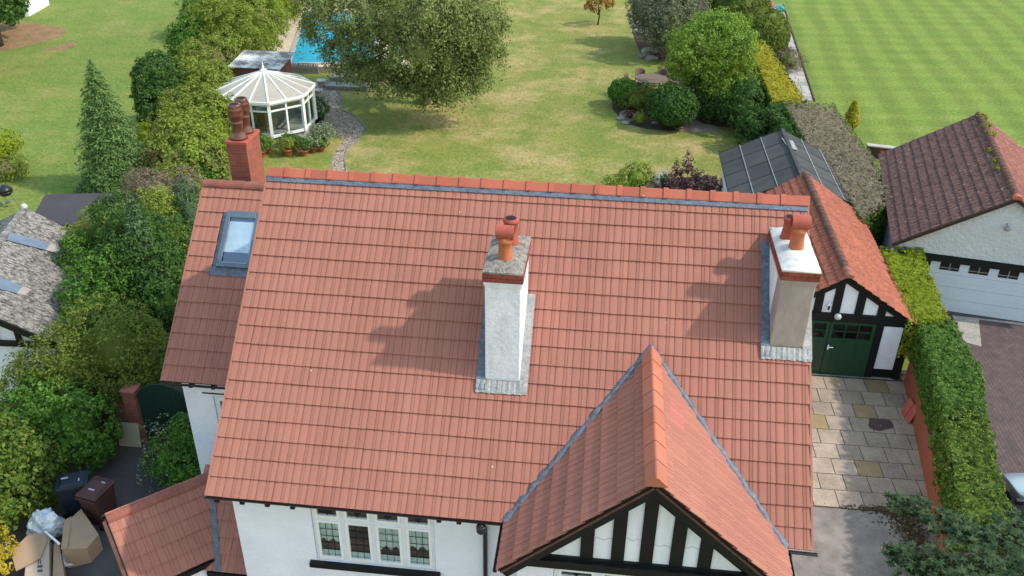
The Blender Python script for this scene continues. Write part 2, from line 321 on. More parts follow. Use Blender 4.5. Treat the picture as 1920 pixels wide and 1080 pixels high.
def sheet(name, pts, z, m):
    """flat polygon lying at height z"""
    return rawmesh(name, [(p[0], p[1], z) for p in pts], [tuple(range(len(pts)))], m)

# ------------------------------------------------------------------ foliage
def leaf_mesh(name, P, Nn, size, m, asp=.55, var=.55, droop=0., fold=.25):
    n = len(P); Nn = Nn/np.maximum(np.linalg.norm(Nn, axis=1, keepdims=True), 1e-6)
    t = rng.normal(size=(n, 3)); t[:, 2] -= droop; t -= Nn*(t*Nn).sum(1, keepdims=True); t /= np.maximum(np.linalg.norm(t, axis=1, keepdims=True), 1e-6)
    b = np.cross(Nn, t); s = size*(1+var*(rng.random((n, 1))*2-1)); h = s*asp*.5
    A = P-t*s*.5; C = P+t*s*.5; B = P+b*h+Nn*h*fold; D = P-b*h+Nn*h*fold
    V = np.stack([A, B, C, D], 1).reshape(-1, 3); i = np.arange(n)*4
    F = np.concatenate([np.stack([i, i+1, i+2], 1), np.stack([i, i+2, i+3], 1)])
    return npmesh(name, V, F, m)
def sph(n):
    v = rng.normal(size=(n, 3)); return v/np.linalg.norm(v, axis=1, keepdims=True)
def clumps(cent, nrm, rc, per, flat=.6, up=.25):
    """leaves in small puffs round clump centres"""
    k = len(cent); d = sph(k*per); c = np.repeat(cent, per, 0); nn = np.repeat(nrm, per, 0); r = np.repeat(np.asarray(rc)*np.ones(k), per)[:, None]
    fl = (d*nn).sum(1, keepdims=True); d = d-nn*fl*(1-flat)
    d = np.where(((d*nn).sum(1, keepdims=True) < 0) & (rng.random((k*per, 1)) < .6), d-2*nn*(d*nn).sum(1, keepdims=True), d)
    P = c+d*r*(rng.random((k*per, 1))**.4)
    N = nn*.55+d*.55+rng.normal(size=P.shape)*.38; N[:, 2] += up
    return P, N
def lobes_points(lobes, dens, rc, per, jit=.14, under=-.45):
    """lobes: (cx,cy,cz,rx,ry,rz)"""
    Ps, Ns = [], []
    for L in lobes:
        c = np.array(L[:3]); r = np.array(L[3:6]); area = 4*math.pi*((r[0]*r[1])**1.6/3+(r[0]*r[2])**1.6/3+(r[1]*r[2])**1.6/3)**(1/1.6)
        k = max(8, int(area*dens)); d = sph(k); d = d[d[:, 2] > under]
        rr = 1+rng.normal(size=(len(d), 1))*jit
        cen = c+d*r*rr; n = d/r; n /= np.linalg.norm(n, axis=1, keepdims=True)
        inside = np.zeros(len(cen), bool)
        for M in lobes:
            if M is L: continue
            inside |= (((cen-np.array(M[:3]))/np.array(M[3:6]))**2).sum(1) < .6
        cen, n = cen[~inside], n[~inside]; keep = cen[:, 2] > .05; cen, n = cen[keep], n[keep]
        if len(cen) == 0: continue
        P, N = clumps(cen, n, rc*(.7+.6*rng.random(len(cen))), per); Ps.append(P); Ns.append(N)
    P = np.concatenate(Ps); N = np.concatenate(Ns); k = P[:, 2] > .02; return P[k], N[k]
def core_mesh(name, lobes, sc, m):
    V, F = [], []
    for L in lobes:
        b = len(V); nu, nv = 12, 7
        for j in range(nv+1):
            ph = math.pi*j/nv
            for i in range(nu):
                a = 2*math.pi*i/nu; q = sc*(1+.12*math.sin(3*a+j*1.7+L[0]))
                V.append((L[0]+L[3]*q*math.sin(ph)*math.cos(a), L[1]+L[4]*q*math.sin(ph)*math.sin(a), max(.01, L[2]+L[5]*q*math.cos(ph))))
        for j in range(nv):
            for i in range(nu): F.append((b+j*nu+i, b+(j+1)*nu+i, b+(j+1)*nu+(i+1) % nu, b+j*nu+(i+1) % nu))
    return rawmesh(name, V, F, m, True)
def shift(me, org):
    me.transform(Matrix.Translation(-org)); return me
def bush(name, label, cat, lobes, m, leaf=.09, dens=14, rc=.22, per=16, jit=.1, core=.6, group=None, asp=.55, droop=0., trunk=None, corem=None):
    x, y = np.mean([l[0] for l in lobes]), np.mean([l[1] for l in lobes]); t = thing(name, label, cat, (x, y, 0), group)
    P, N = lobes_points(lobes, dens, rc, per, jit); me = leaf_mesh('foliage', P, N, leaf, m, asp=asp, droop=droop)
    put('crown' if trunk else 'foliage', shift(me, ORG[t]), t)
    if core: put('branches', shift(core_mesh('branches', lobes, core, corem or m), ORG[t]), t)['kind'] = 'stuff'
    if trunk:
        b = MB(); b.tube([(x, y, 0), (x+.1, y, trunk[0]*.5), (x, y+.1, trunk[0])], [trunk[1]*1.3, trunk[1], trunk[1]*.5], 9)
        for L in lobes: b.tube([(x, y, trunk[0]*.55), ((x+L[0])/2, (y+L[1])/2, (trunk[0]*.6+L[2])/2+.2), (L[0], L[1], L[2])], [trunk[1]*.6, trunk[1]*.4, .03], 6)
        b.build('trunk', trunk[2] if len(trunk) > 2 else 'bark', t, True)
    return t
def ground_lobe(px, py, rx, ry, h, up=.5):
    """one lobe standing on the ground at the pixel where its foot meets it"""
    p = at(px, py); return (p.x, p.y+ry*.5, h*up, rx, ry, h*(1-up))
def inpoly(P, poly):
    x, y = P[:, 0], P[:, 1]; r = np.zeros(len(P), bool); n = len(poly)
    for i in range(n):
        x1, y1 = poly[i][0], poly[i][1]; x2, y2 = poly[(i+1) % n][0], poly[(i+1) % n][1]
        c = ((y1 > y) != (y2 > y)) & (x < (x2-x1)*(y-y1)/((y2-y1) or 1e-9)+x1); r ^= c
    return r
def hedge(name, label, poly, z1, m, z0=0., leaf=.07, dens=30, rc=.13, per=14, jit=.05, side=None, group=None, zfun=None, cat='hedge', asp=.55):
    """clipped hedge: plan polygon (CCW), height z1; side = other leaf material for the sides"""
    poly = [Vector((p[0], p[1], 0)) for p in poly]; A = sum(poly[i].x*poly[(i+1) % len(poly)].y-poly[(i+1) % len(poly)].x*poly[i].y for i in range(len(poly)))
    if A < 0: poly = poly[::-1]
    n = len(poly); c = sum(poly, Vector())/n; t = thing(name, label, cat, (c.x, c.y, 0), group)
    zf = zfun or (lambda x, y: z1)
    lo = np.array([min(p.x for p in poly), min(p.y for p in poly)]); hi = np.array([max(p.x for p in poly), max(p.y for p in poly)])
    k = int((hi-lo).prod()*dens); Q = lo+rng.random((k, 2))*(hi-lo); Q = Q[inpoly(Q, poly)]
    top = np.column_stack([Q, [zf(x, y) for x, y in Q]]); top[:, 2] += rng.normal(size=len(top))*jit+.05*np.sin(top[:, 0]*2.3)*np.sin(top[:, 1]*1.7)
    nt_ = np.tile([0, 0, 1.], (len(top), 1)); S, NS = [], []
    for i in range(n):
        a, b = poly[i], poly[(i+1) % n]; e = b-a; nn = np.array([e.y, -e.x, 0])/max(e.length, 1e-6); k = max(2, int(e.length*(z1-z0)*dens*.9))
        u = rng.random(k); x = a.x+e.x*u; y = a.y+e.y*u; zt = np.array([zf(p, q) for p, q in zip(x, y)]); z = z0+rng.random(k)*(zt-z0)
        s = np.column_stack([x, y, z])+nn*(rng.normal(size=(k, 1))*jit); S.append(s); NS.append(np.tile(nn, (k, 1)))
    S = np.concatenate(S); NS = np.concatenate(NS)
    if side:
        P, N = clumps(top, nt_, rc, per); put('top_growth', shift(leaf_mesh('top_growth', P, N, leaf, m, asp=asp), ORG[t]), t)
        P, N = clumps(S, NS, rc, per); put('side_growth', shift(leaf_mesh('side_growth', P, N, leaf, side, asp=asp), ORG[t]), t)
    else:
        P, N = clumps(np.concatenate([top, S]), np.concatenate([nt_, NS]), rc, per); put('foliage', shift(leaf_mesh('foliage', P, N, leaf, m, asp=asp), ORG[t]), t)
    if z0 > .3:
        st_ = MB(); st_.prism([(c+(p-c)*.42) for p in poly], (0, 0, z0+.3)); st_.build('stems', 'bark', t)
    ins = [c+(p-c)*.9 for p in poly]; b = MB(); V = [(p.x, p.y, z0+.02) for p in ins]+[(p.x, p.y, zf(p.x, p.y)-.1) for p in ins]
    b.add(V, [tuple(range(n-1, -1, -1)), tuple(range(n, 2*n))]+[(i, (i+1) % n, n+(i+1) % n, n+i) for i in range(n)]); b.build('branches', m, t)
    return t

# ================================================================== GROUND
g = MB(); g.add([(-400, -200, 0), (400, -200, 0), (400, 600, 0), (-400, 600, 0)], [(0, 1, 2, 3)]); struct(g.build('ground', 'lawn_left'), 'rough green ground reaching to the horizon')
def ground_sheet(name, pts, z, m, label): return struct(put(name, sheet(name, pts, z, m)), label)
ground_sheet('back_lawn', [(-9, 5), (15, 5), (15, 38), (17, 56), (22, 110), (-40, 110), (-17, 56), (-12, 34), (-9, 20)], .004, 'lawn_back', 'sun-bleached lawn behind the red-roofed house')
ground_sheet('neighbour_lawn', [(-80, 6), (-9.4, 6), (-9.4, 20), (-12.4, 34), (-17.4, 56), (-40.4, 110), (-120, 110)], .004, 'lawn_left', 'green lawn beside the tall conifer')
ground_sheet('striped_lawn', [(17.2, 25.6), (60, 19), (80, 110), (24.6, 110), (19.6, 54), (17.95, 34)], .006, 'lawn_right', 'mown lawn with pale stripes beside the stone path')
ground_sheet('side_yard', [(-7.5, -9), (.5, -9), (.5, 5.0), (-7.5, 5.0)], .008, 'tarmac', 'dark tarmac side yard')
ground_sheet('forecourt', [(-20, -60), (9.6, -60), (9.6, -3), (-20, -3)], .006, 'drive', 'worn forecourt in front of the house')
ground_sheet('driveway', [(9.6, -10), (16.2, -10), (16.4, 1.66), (9.6, 1.55)], .010, 'drive', 'worn tarmac driveway')
ground_sheet('paving_bed', [(9.6, 1.56), (16.4, 1.67), (16.6, 8.0), (9.6, 8.0)], .012, 'joint', 'dark joints between the paving slabs')
ground_sheet('block_drive', [(16.3, -10), (40, -10), (40, 11.9), (16.6, 12.2)], .010, 'brick_drive', 'dark red block paved drive of the neighbour')
ground_sheet('drive_edge', [at(1785, 592).xy, at(1925, 607).xy, at(1925, 612).xy, at(1835, 600).xy, at(1840, 650).xy, at(1808, 642).xy], .016, 'slab_pale', 'pale slabs at the foot of the white garage door')
# paving slabs in front of the garage: each one a piece
pave = bpy.data.objects['paving_bed']
ylines = [7.3, 6.66, 6.0, 5.38, 4.74, 4.11, 3.49, 2.87, 2.26, 1.62]
slab_me = {}
for m in ('flag', 'flag_yellow'):
    b = MB(); b.box((0, 0, 0), (1, 1, .05)); slab_me[m] = rawmesh('paving_slab', b.V, b.F, m)
yel = [(0, 12.9), (2, 14.75), (3, 13.2), (6, 14.25), (0, 15.4)]
for r in range(9):
    y1, y0 = ylines[r], ylines[r+1]; x = 9.9+(.34 if r % 2 else 0)+rng.random()*.1
    while x < 15.35+.15*(r < 4)+(8-r)*.06:
        wd = .57+rng.random()*.09
        m = 'flag_yellow' if any(q[0] == r and x < q[1] < x+wd for q in yel) else 'flag'
        o = put('paving_slab', slab_me[m], pave); o.location = (x+wd/2, (y0+y1)/2+.012*(x-12), .0+rng.normal()*.0012)
        o.scale = (wd-.022, y1-y0-.022, 1); o.rotation_euler = (rng.normal()*.003, rng.normal()*.003, .02+rng.normal()*.004); x += wd
# damp stain pieces are real dark moss / wet patches on the slabs
def blob(name, c, rx, ry, z, m, label, n=26, rough=.18, seed=1):
    r = np.random.default_rng(seed); ph = r.random(5)*6
    pts = [(c[0]+rx*math.cos(a)*(1+rough*sum(math.sin((k+2)*a+ph[k])/(k+1.3) for k in range(4))), c[1]+ry*math.sin(a)*(1+rough*sum(math.sin((k+2)*a+ph[k])/(k+1.3) for k in range(4)))) for a in np.linspace(0, 2*math.pi, n, endpoint=False)]
    return ground_sheet(name, pts, z, m, label)
mat('stain', (.075, .048, .042), (.10, .06, .05), scale=3, rough=.7); mat('moss_dark', (.035, .032, .02), (.07, .06, .03), scale=4, rough=1, fine=.3, fscale=20)
blob('damp_patch', at(1650, 797).xy, .34, .30, .031, 'stain', 'round brown stain on the paving slabs', seed=3)
def litter(name, label, spots, m, size, z=.03):
    Q = np.concatenate([np.column_stack([at(x, y).x+rng.normal(size=n)*sx, at(x, y).y+rng.normal(size=n)*sy, np.full(n, z)+rng.random(n)*.012]) for x, y, sx, sy, n in spots])
    N = np.tile([0, 0, 1.], (len(Q), 1))+rng.normal(size=Q.shape)*.25; o = put(name, leaf_mesh(name, Q, N, size, m)); o['kind'] = 'stuff'; o['label'] = label; o['category'] = 'litter'
leafmat('lf_litter', (.03, .022, .012), (.06, .045, .022), (.14, .09, .03), trans=.05)
leafmat('lf_petal', (.5, .42, .25), (.45, .36, .15), (.6, .55, .4), trans=.1)
litter('leaf_litter', 'dark leaf litter and moss along the drive edge', [(1655, 957, .5, .05, 420), (1695, 975, .28, .25, 700), (1715, 1010, .20, .30, 600), (1740, 960, .12, .35, 320), (1672, 960, .3, .1, 300)], 'lf_litter', .06, .018)
litter('fallen_petals', 'pale fallen petals scattered over paving and drive', [(1690, 790, .3, .5, 60), (1700, 880, .25, .9, 90), (1690, 960, .35, .5, 50), (1690, 795, .10, .2, 90)], 'lf_petal', .035, .04)
# left garden: bare orange earth near the white building
blob('bare_earth', at(8, 68).xy, 2.9, 4.4, .010, 'orange_soil', 'bare orange earth under the dark tree', n=40, seed=2, rough=.25)
blob('bare_patch', at(118, 88).xy, .75, .8, .015, 'orange_soil', 'small bare earth patch in the green lawn', seed=4, rough=.4)
# back garden path
pathc = [at(*p).xy for p in ((612, 150), (640, 178), (640, 205), (668, 220), (686, 240), (672, 262), (652, 280), (646, 300), (650, 318), (648, 345))]
pathd = [at(*p).xy for p in ((615, 345), (622, 312), (625, 290), (645, 262), (620, 248), (585, 240), (565, 210), (560, 160))]
ground_sheet('garden_path', pathc+pathd,   .012, 'cobble', 'curved stony path beside the conservatory')
e = MB()
for i in range(len(pathc)-1):
    a, b_ = Vector((*pathc[i], .03)), Vector((*pathc[i+1], .03)); e.beam(a, b_, .07, .05)
tag(e.build('path_edging', 'stone', None), 'stone edging along the curved garden path', 'edging')
# planting bed on the right of the lawn
bed = [at(*p).xy for p in ((1190, 0), (1185, 60), (1200, 100), (1250, 118), (1268, 150), (1240, 172), (1180, 178), (1148, 180), (1148, 205), (1172, 232), (1210, 242), (1260, 247), (1320, 238), (1372, 238), (1395, 262))]+[(15.4, 25.5), (15.4, 60)]
ground_sheet('planting_bed', bed, .010, 'soil', 'dark soil bed along the garden boundary')
blob('shingle_patch', at(1295, 236).xy, 1.25, 1.0, .020, 'shingle', 'pale shingle below the big round shrub', seed=6, rough=.2)
blob('shingle_corner', at(1180, 218).xy, .7, .8, .020, 'shingle', 'pale stony corner of the planting bed', seed=9, rough=.25)
ground_sheet('rear_border', [at(*p).xy for p in ((1150, 352), (1230, 335), (1345, 330), (1345, 400), (1150, 400))], .010, 'soil', 'planted border behind the roof ridge')
# pool
PZ = .4
pool = thing('swimming_pool', 'rectangular pool under a bright blue bubble cover, beside cream paving', 'pool', (-11.5, 41, 0))
b = MB(); b.b2((-16.9, 35.2, 0), (-5.0, 49.6, PZ-.03)); b.build('surround', 'cream_paving', pool)
pc = [at(540, 119, PZ), at(574, 24, PZ), at(706, 26, PZ), at(706, 118, PZ)]; zc = PZ-.012
b = MB(); b.prism([(p.x, p.y, zc-.1) for p in (pc[0], pc[3], pc[2], pc[1])], (0, 0, .112)); b.build('cover', 'pool_cover', pool)
b = MB()
for i in range(4):
    p, q = pc[i], pc[(i+1) % 4]; b.beam((p.x, p.y, PZ), (q.x, q.y, PZ), .3, .05)
b.build('coping', 'slab_pale', pool)

# ================================================================== THE HOUSE
AP = .7248; SA, CA, TA = math.sin(AP), math.cos(AP), math.tan(AP); GA = .3491; TW = .2978
NCO = 18; NTI = 35; LR = TW*NTI; ZR = 9.0; EY = -NCO*GA*CA; EZ = ZR-NCO*GA*SA
house = thing('house', 'white rendered house with red tiled roofs, three chimneys and a timbered front gable', 'house', (5.2, -.5, 0))
# --- one tile
def tile_profile():
    xs, zs = [], []; w_ = TW/2
    for h in range(2):
        x0 = h*w_
        pr = [(0, 0), (.045, .0), (.075, .008), (.25, .013), (.55, .013), (.985, .008)] if h == 0 else [(0, 0), (.045, .0), (.075, .008), (.25, .012), (.36, .013), (.375, .006), (.415, .006), (.43, .013), (.60, .013), (.985, .008)]
        for u, z in pr: xs.append(x0+u*w_); zs.append(z)
    xs.append(TW); zs.append(0); return np.array(xs), np.array(zs)
TX, TZ = tile_profile()
def tile_geo(w_=TW, ln=GA+.07):
    k = len(TX); x = TX*w_/TW
    V = np.concatenate([np.column_stack([x, np.full(k, .006), TZ*0+.0]), np.column_stack([x, np.zeros(k), TZ+.038]), np.column_stack([x, np.full(k, ln), TZ+.004])])
    i = np.arange(k-1); F = np.concatenate([np.stack([i, i+1, k+i+1, k+i], 1), np.stack([k+i, k+i+1, 2*k+i+1, 2*k+i], 1)]); return V, F
TV, TF = tile_geo(); tile_me = npmesh('tile', TV, TF, 'tile'); tile_pk = npmesh('tile', TV, TF, 'tile_pink')
tiles = []   # (matrix, parent, pink)
def basis(U, V, O):
    U, V = Vector(U).normalized(), Vector(V).normalized(); N = U.cross(V)
    return Matrix(((U.x, V.x, N.x, O[0]), (U.y, V.y, N.y, O[1]), (U.z, V.z, N.z, O[2]), (0, 0, 0, 1)))
def lay(O, U, V, nu, nv, parent, skip=None, g_=GA, u0=0, pink=None):
    B = basis(U, V, O)
    for j in range(nv):
        for i in range(u0, nu):
            M = B @ Matrix.Translation((i*TW+rng.normal()*.0012, j*g_+rng.normal()*.0015, rng.normal()*.0012)); c = M @ Vector((TW/2, GA/2, .03))
            if skip and skip(c, i, j): continue
            tiles.append((M @ Matrix.Rotation(rng.normal()*.002, 4, 'Z'), parent, bool(pink and pink(i, j))))
def deck(name, O, U, V, lu, lv, th=.05):
    U, V = Vector(U).normalized(), Vector(V).normalized(); N = U.cross(V); O = Vector(O)-N*.008
    b = MB(); b.prism([O, O+U*lu, O+U*lu+V*lv, O+V*lv], -N*th); return b.build(name, 'underlay', house)
# main slopes
GX, GZ, GY, GH = 7.65, 6.97, -5.77, 2.335; GP = math.atan2(GZ-EZ, GH); GS, GC, GT = math.sin(GP), math.cos(GP), math.tan(GP)
def gable_z(x): return GZ-abs(x-GX)*GT
def main_z(y): return ZR-abs(y)*TA
main_roof = deck('main_roof', (0, EY, EZ), (1, 0, 0), (0, CA, SA), LR, NCO*GA)
deck('rear_roof', (LR, -EY, EZ), (-1, 0, 0), (0, -CA, SA), LR, NCO*GA)
CH = [(4.72, 5.34, -2.90, -1.58), (9.72, 10.30, -2.16, -.60)]
def skip_main(c, i, j):
    if c.y > GY and gable_z(c.x) > c.z+.22 and c.y < (GZ-ZR)/TA: return True
    return any(x0 < c.x-.16 and c.x+.16 < x1 and y0+.2 < c.y < y1-.2 for x0, x1, y0, y1 in CH)
lay((0, EY, EZ), (1, 0, 0), (0, CA, SA), NTI, NCO, main_roof, skip_main)
# front gable slopes
GL = GH/GC; ng_ = 9; gg = GL/ng_; nu_g = 13
gl = deck('gable_roof', (GX-GH, GY, EZ), (0, -1, 0), (GC, 0, GS), .001, .001) if False else None
gr_l = MB(); O = Vector((GX-GH, GY+.06, EZ)); gr_l.prism([(GX-GH, GY+.06, EZ-.03), (GX, GY+.06, GZ-.03), (GX, -2.4, GZ-.03), (GX-GH, EY+.1, EZ-.03)][::-1], (0, 0, -.05)); gable_l = gr_l.build('gable_roof', 'underlay', house)
gr_r = MB(); gr_r.prism([(GX+GH, GY+.06, EZ-.03), (GX, GY+.06, GZ-.03), (GX, -2.4, GZ-.03), (GX+GH, EY+.1, EZ-.03)], (0, 0, -.05)); gable_r = gr_r.build('gable_roof', 'underlay', house)
def skip_g(c, i, j): return c.z < main_z(c.y)-.2
lay((GX-GH, GY+nu_g*TW, EZ), (0, -1, 0), (GC, 0, GS), nu_g, ng_, gable_l, skip_g, gg)
lay((GX+GH, GY, EZ), (0, 1, 0), (-GC, 0, GS), nu_g, ng_, gable_r, skip_g, gg, pink=lambda i, j: j == ng_-2 and i in (6, 7, 8))
# side wing
XW0 = -2.56; WY, WZ, WRY, WRZ = -1.13, 4.5, 2.37, 7.6; WP = math.atan2(WRZ-WZ, WRY-WY); WV = (0, math.cos(WP), math.sin(WP)); WN = Vector((0, -math.sin(WP), math.cos(WP)))
wing_roof = deck('wing_roof', (XW0, WY, WZ), (1, 0, 0), WV, 2.95, 4.66); deck('wing_rear_roof', (.35, 2*WRY-WY, WZ), (-1, 0, 0), (0, -WV[1], WV[2]), 2.9, 4.66)
WO = Vector((0, WY, WZ)); gw = 4.675/13
vp = [atP(x, y, WO, WN) for x, y in ((425, 398), (490, 404), (410, 502))]
VX0 = vp[0].x+.05; VX1 = VX0+.80; VT = (vp[0]-WO).dot(Vector(WV)); VB = (vp[2]-WO).dot(Vector(WV))
def skip_w(c, i, j):
    v = (c-WO).dot(Vector(WV)); return VX0-.02 < c.x < VX1+.06 and VB-.05 < v < VT+.05
lay((XW0, WY, WZ), (1, 0, 0), WV, 10, 13, wing_roof, skip_w, gw)
# diagonal porch roof and its lean-to
PD = Vector((.735, .678, 0)).normalized(); PQ = Vector((PD.y, -PD.x, 0)); PP = math.radians(40); PRZ = 3.3; PR0 = Vector((-2.56, -4.02, PRZ)); PE = 5*.31
PV = (-PQ*math.cos(PP)+Vector((0, 0, math.sin(PP)))); PO = PR0-PV*PE
porch_roof = deck('porch_roof', PO, PD, PV, 2.5, PE); O2 = PR0+PD*2.5; PV2 = (PQ*math.cos(PP)+Vector((0, 0, math.sin(PP)))); deck('porch_rear_roof', O2-PV2*.9, -PD, PV2, 2.5, .9)
LY, LZ = -4.02, 2.12; LV = (0, math.cos(PP), math.sin(PP))
def pz(x, y): return PRZ-((Vector((x, y, 0))-PR0).dot(PQ))*math.tan(PP)
lay(PO, PD, PV, 8, 5, porch_roof, lambda c, i, j: c.z < LZ+(c.y-LY)*math.tan(PP)-.15, .31)
lean = deck('lean_to_roof', (-1.0, LY, LZ), (1, 0, 0), LV, 1.28, 2.0)
lay((.28-5*TW, LY, LZ), (1, 0, 0), LV, 5, 6, lean, lambda c, i, j: c.z < pz(c.x, c.y)-.15, .33)
# the 300 tiles that show largest are pieces of their own, the rest is one mesh
def seen(M):
    d = np.array(M @ Vector((TW/2, GA/2, .03)))-CAM; z = d@FW; x = 960+FPX*(d@RT)/z; y = 540-FPX*(d@UP)/z
    return z if (-10 < x < 1930 and y < 1085) else z+100
tiles.sort(key=lambda t: seen(t[0])); org = ORG[house]; rest = []
for k, (M, par, pk) in enumerate(tiles):
    if k < 300 or pk: put('tile', tile_pk if pk else tile_me, par, M)
    else: rest.append(M)
n1 = len(TV); A = np.concatenate([(np.column_stack([TV, np.ones(n1)]) @ np.array(M).T)[:, :3] for M in rest])-np.array(org)
Fa = np.concatenate([TF+i*n1 for i in range(len(rest))]); o = put('roof_tiles', npmesh('roof_tiles', A, Fa, 'tile'), house); o['kind'] = 'stuff'
# verge mortar
N_ = Vector((0, -SA, CA))
for x in (.0, LR): b = MB(); b.beam(Vector((x, EY, EZ))+N_*.012, Vector((x, 0, ZR))+N_*.012, .035, .06, N_); b.build('verge', 'tile', house)
b = MB(); b.beam(Vector((XW0, WY, WZ))+WN*.012, Vector((XW0, WRY, WRZ))+WN*.012, .035, .06, WN); b.build('verge', 'tile', house)
# ridge tiles, each a piece
def ridge_piece(name, a, b_, wd, drop, m, parent, roundish=False, lap=.02, up=.05, collar=False):
    a, b_ = Vector(a), Vector(b_); d = (b_-a).normalized(); s = d.cross(Vector((0, 0, 1))).normalized(); mb = MB()
    def sec(p, k, th):
        if roundish: q = [(math.sin(t), math.cos(t)) for t in np.linspace(-1.45, 1.45, 9)]
        else: q = [(-1, 0), (-.93, .12), (-.12, .93), (0, .97), (.12, .93), (.93, .12), (1, 0)]
        return [p+s*(x*wd*k)+Vector((0, 0, up-drop+z*drop*k+th)) for x, z in q]
    A_, B_ = sec(a, 1, 0), sec(b_+d*lap, 1.03 if not collar else 1, .012 if not collar else 0); n = len(A_)
    mb.add(A_+B_, [(i, i+1, n+i+1, n+i) if (d.cross(s)).z < 0 else (i+1, i, n+i, n+i+1) for i in range(n-1)]); mb.add(B_, [tuple(range(n))]); mb.add(A_, [tuple(range(n))[::-1]])
    if collar:
        C_, D_ = sec(b_-d*.075, 1.1, .012), sec(b_+d*.02, 1.1, .012)
        mb.add(C_+D_, [(i, i+1, n+i+1, n+i) for i in range(n-1)]); mb.add(D_, [tuple(range(n))]); mb.add(C_, [tuple(range(n))[::-1]])
    return mb.build(name, m, parent, smooth=False)
for i in range(24):
    x = LR*i/24; ridge_piece('ridge_tile', (x, 0, ZR+.05), (x+LR/24-.004, 0, ZR+.05), .135, .14, 'ridge', main_roof, collar=i < 23, up=.07)
b = MB(); b.beam((.02, -.155, ZR-.065), (LR-.02, -.155, ZR-.065), .10, .02, N_)
lead_band = b.build('ridge_flashing', 'lead', house)
gy0 = (GZ-ZR)/TA
nr = 8
for i in range(nr):
    y1 = gy0-.02+(GY-gy0-.0)*i/nr; y0 = gy0+(GY-gy0)*(i+1)/nr
    ridge_piece('ridge_tile', (GX, y1, GZ+.05), (GX, y0, GZ+.05), .17, .165, 'ridge_orange', gable_l, lap=.03, up=.06)
for i in range(6):
    x0 = XW0+i*.47; ridge_piece('ridge_tile', (x0, WRY, WRZ+.03), (min(x0+.465, .3), WRY, WRZ+.03), .13, .13, 'ridge_old', wing_roof, roundish=True, up=.05)
for i in range(5):
    ridge_piece('ridge_tile', PR0+PD*(i*.46)+Vector((0, 0, .02)), PR0+PD*(i*.46+.455)+Vector((0, 0, .02)), .12, .12, 'ridge_old', porch_roof, roundish=True, up=.05)
# valley flashings of the gable
for sgn in (-1, 1):
    p0 = Vector((GX, gy0, GZ)); p1 = Vector((GX+sgn*GH, EY, EZ)); d = (p1-p0); pts = []; rad = []
    b = MB(); n = 40; nrm = (Vector((0, -SA, CA))+Vector((sgn*GS, 0, GC))).normalized(); side = d.normalized().cross(nrm)
    rows = []
    for i in range(n+1):
        q = p0+d*(i/n); q = q-d.normalized()*.05*(i == 0); wv = .068+.012*math.sin(i*1.3)+rng.normal()*.010; h = .09+rng.normal()*.012
        rows.append([q+side*wv*1.25+nrm*.035, q+side*wv*.5+nrm*h, q-side*wv*.4+nrm*(h+.012*math.sin(i*2.1)), q-side*wv*1.2+nrm*.035])
    V = [v for r in rows for v in r]; F = [(i*4+k, i*4+k+1, i*4+k+5, i*4+k+4) if sgn < 0 else (i*4+k+1, i*4+k, i*4+k+4, i*4+k+5) for i in range(n) for k in range(3)]
    b.add(V, F); b.build('valley_flashing', 'lead', house, True)
b = MB(); b.box((GX, gy0+.08, GZ+.06), (.42, .3, .05), M=Matrix.Rotation(AP, 3, 'X')); b.build('saddle_flashing', 'lead', house, bevel=.02)
# porch valley flashing
b = MB(); v0 = None
for t in np.linspace(0, 1, 2):
    pass
va = Vector((-.72, 0, 0)); 
def valley_y(x): t_ = math.tan(PP); return ((PRZ-LZ)/t_-(x-PR0.x)*PQ.x+PR0.y*PQ.y+LY)/(1+PQ.y)
vx0 = PR0.x+((PRZ-LZ)/math.tan(PP)+PR0.y*PQ.y+LY-LY*(1+PQ.y))/PQ.x; vx1 = vx0-.42
pts = []
for x in (vx1, vx0):
    y = valley_y(x); pts.append(Vector((x, y, LZ+(y-LY)*math.tan(PP)+.07)))
b.beam(pts[0], pts[1]+(pts[1]-pts[0])*.03, .10, .03); b.build('porch_valley', 'lead', house)

# --- walls
def wall(name, boxes, m='render_white', parent=house):
    b = MB()
    for lo, hi in boxes: b.b2(lo, hi)
    return b.build(name, m, parent)
FWY = -4.40; WX0, WX1, WZ0, WZ1 = 1.74, 4.00, 3.14, 4.56
wall('front_wall', [((.30, FWY, 0), (WX0, FWY+.25, 4.80)), ((WX1, FWY, 0), (10.08, FWY+.25, 4.80)), ((WX0, FWY, 0), (WX1, FWY+.25, WZ0)), ((WX0, FWY, WZ1), (WX1, FWY+.25, 4.80))])
def gable_end(name, x, y0, y1, ze, yr, zr, th=.25):
    b = MB(); b.prism([(x, y0, 0), (x, y1, 0), (x, y1, ze), (x, yr, zr), (x, y0, ze)], (th, 0, 0)); return b.build(name, 'render_white', house)
gable_end('side_wall', .30, FWY+.252, -FWY, 4.9, 0, 8.86); gable_end('side_wall', 9.84, FWY+.252, -FWY, 4.9, 0, 8.86)
wall('rear_wall', [((.56, -FWY-.25, 0), (9.83, -FWY, 4.80))])
gable_end('wing_side_wall', -2.28, -.852, 5.6, 4.55, WRY, 7.40)
wall('wing_front_wall', [((-2.03, -.85, 0), (-1.62, -.62, 4.45)), ((-1.62, -.85, 0), (.295, -.62, 2.78)), ((-1.62, -.85, 3.98), (.295, -.62, 4.45)), ((-.72, -.85, 2.78), (.295, -.62, 3.98))])
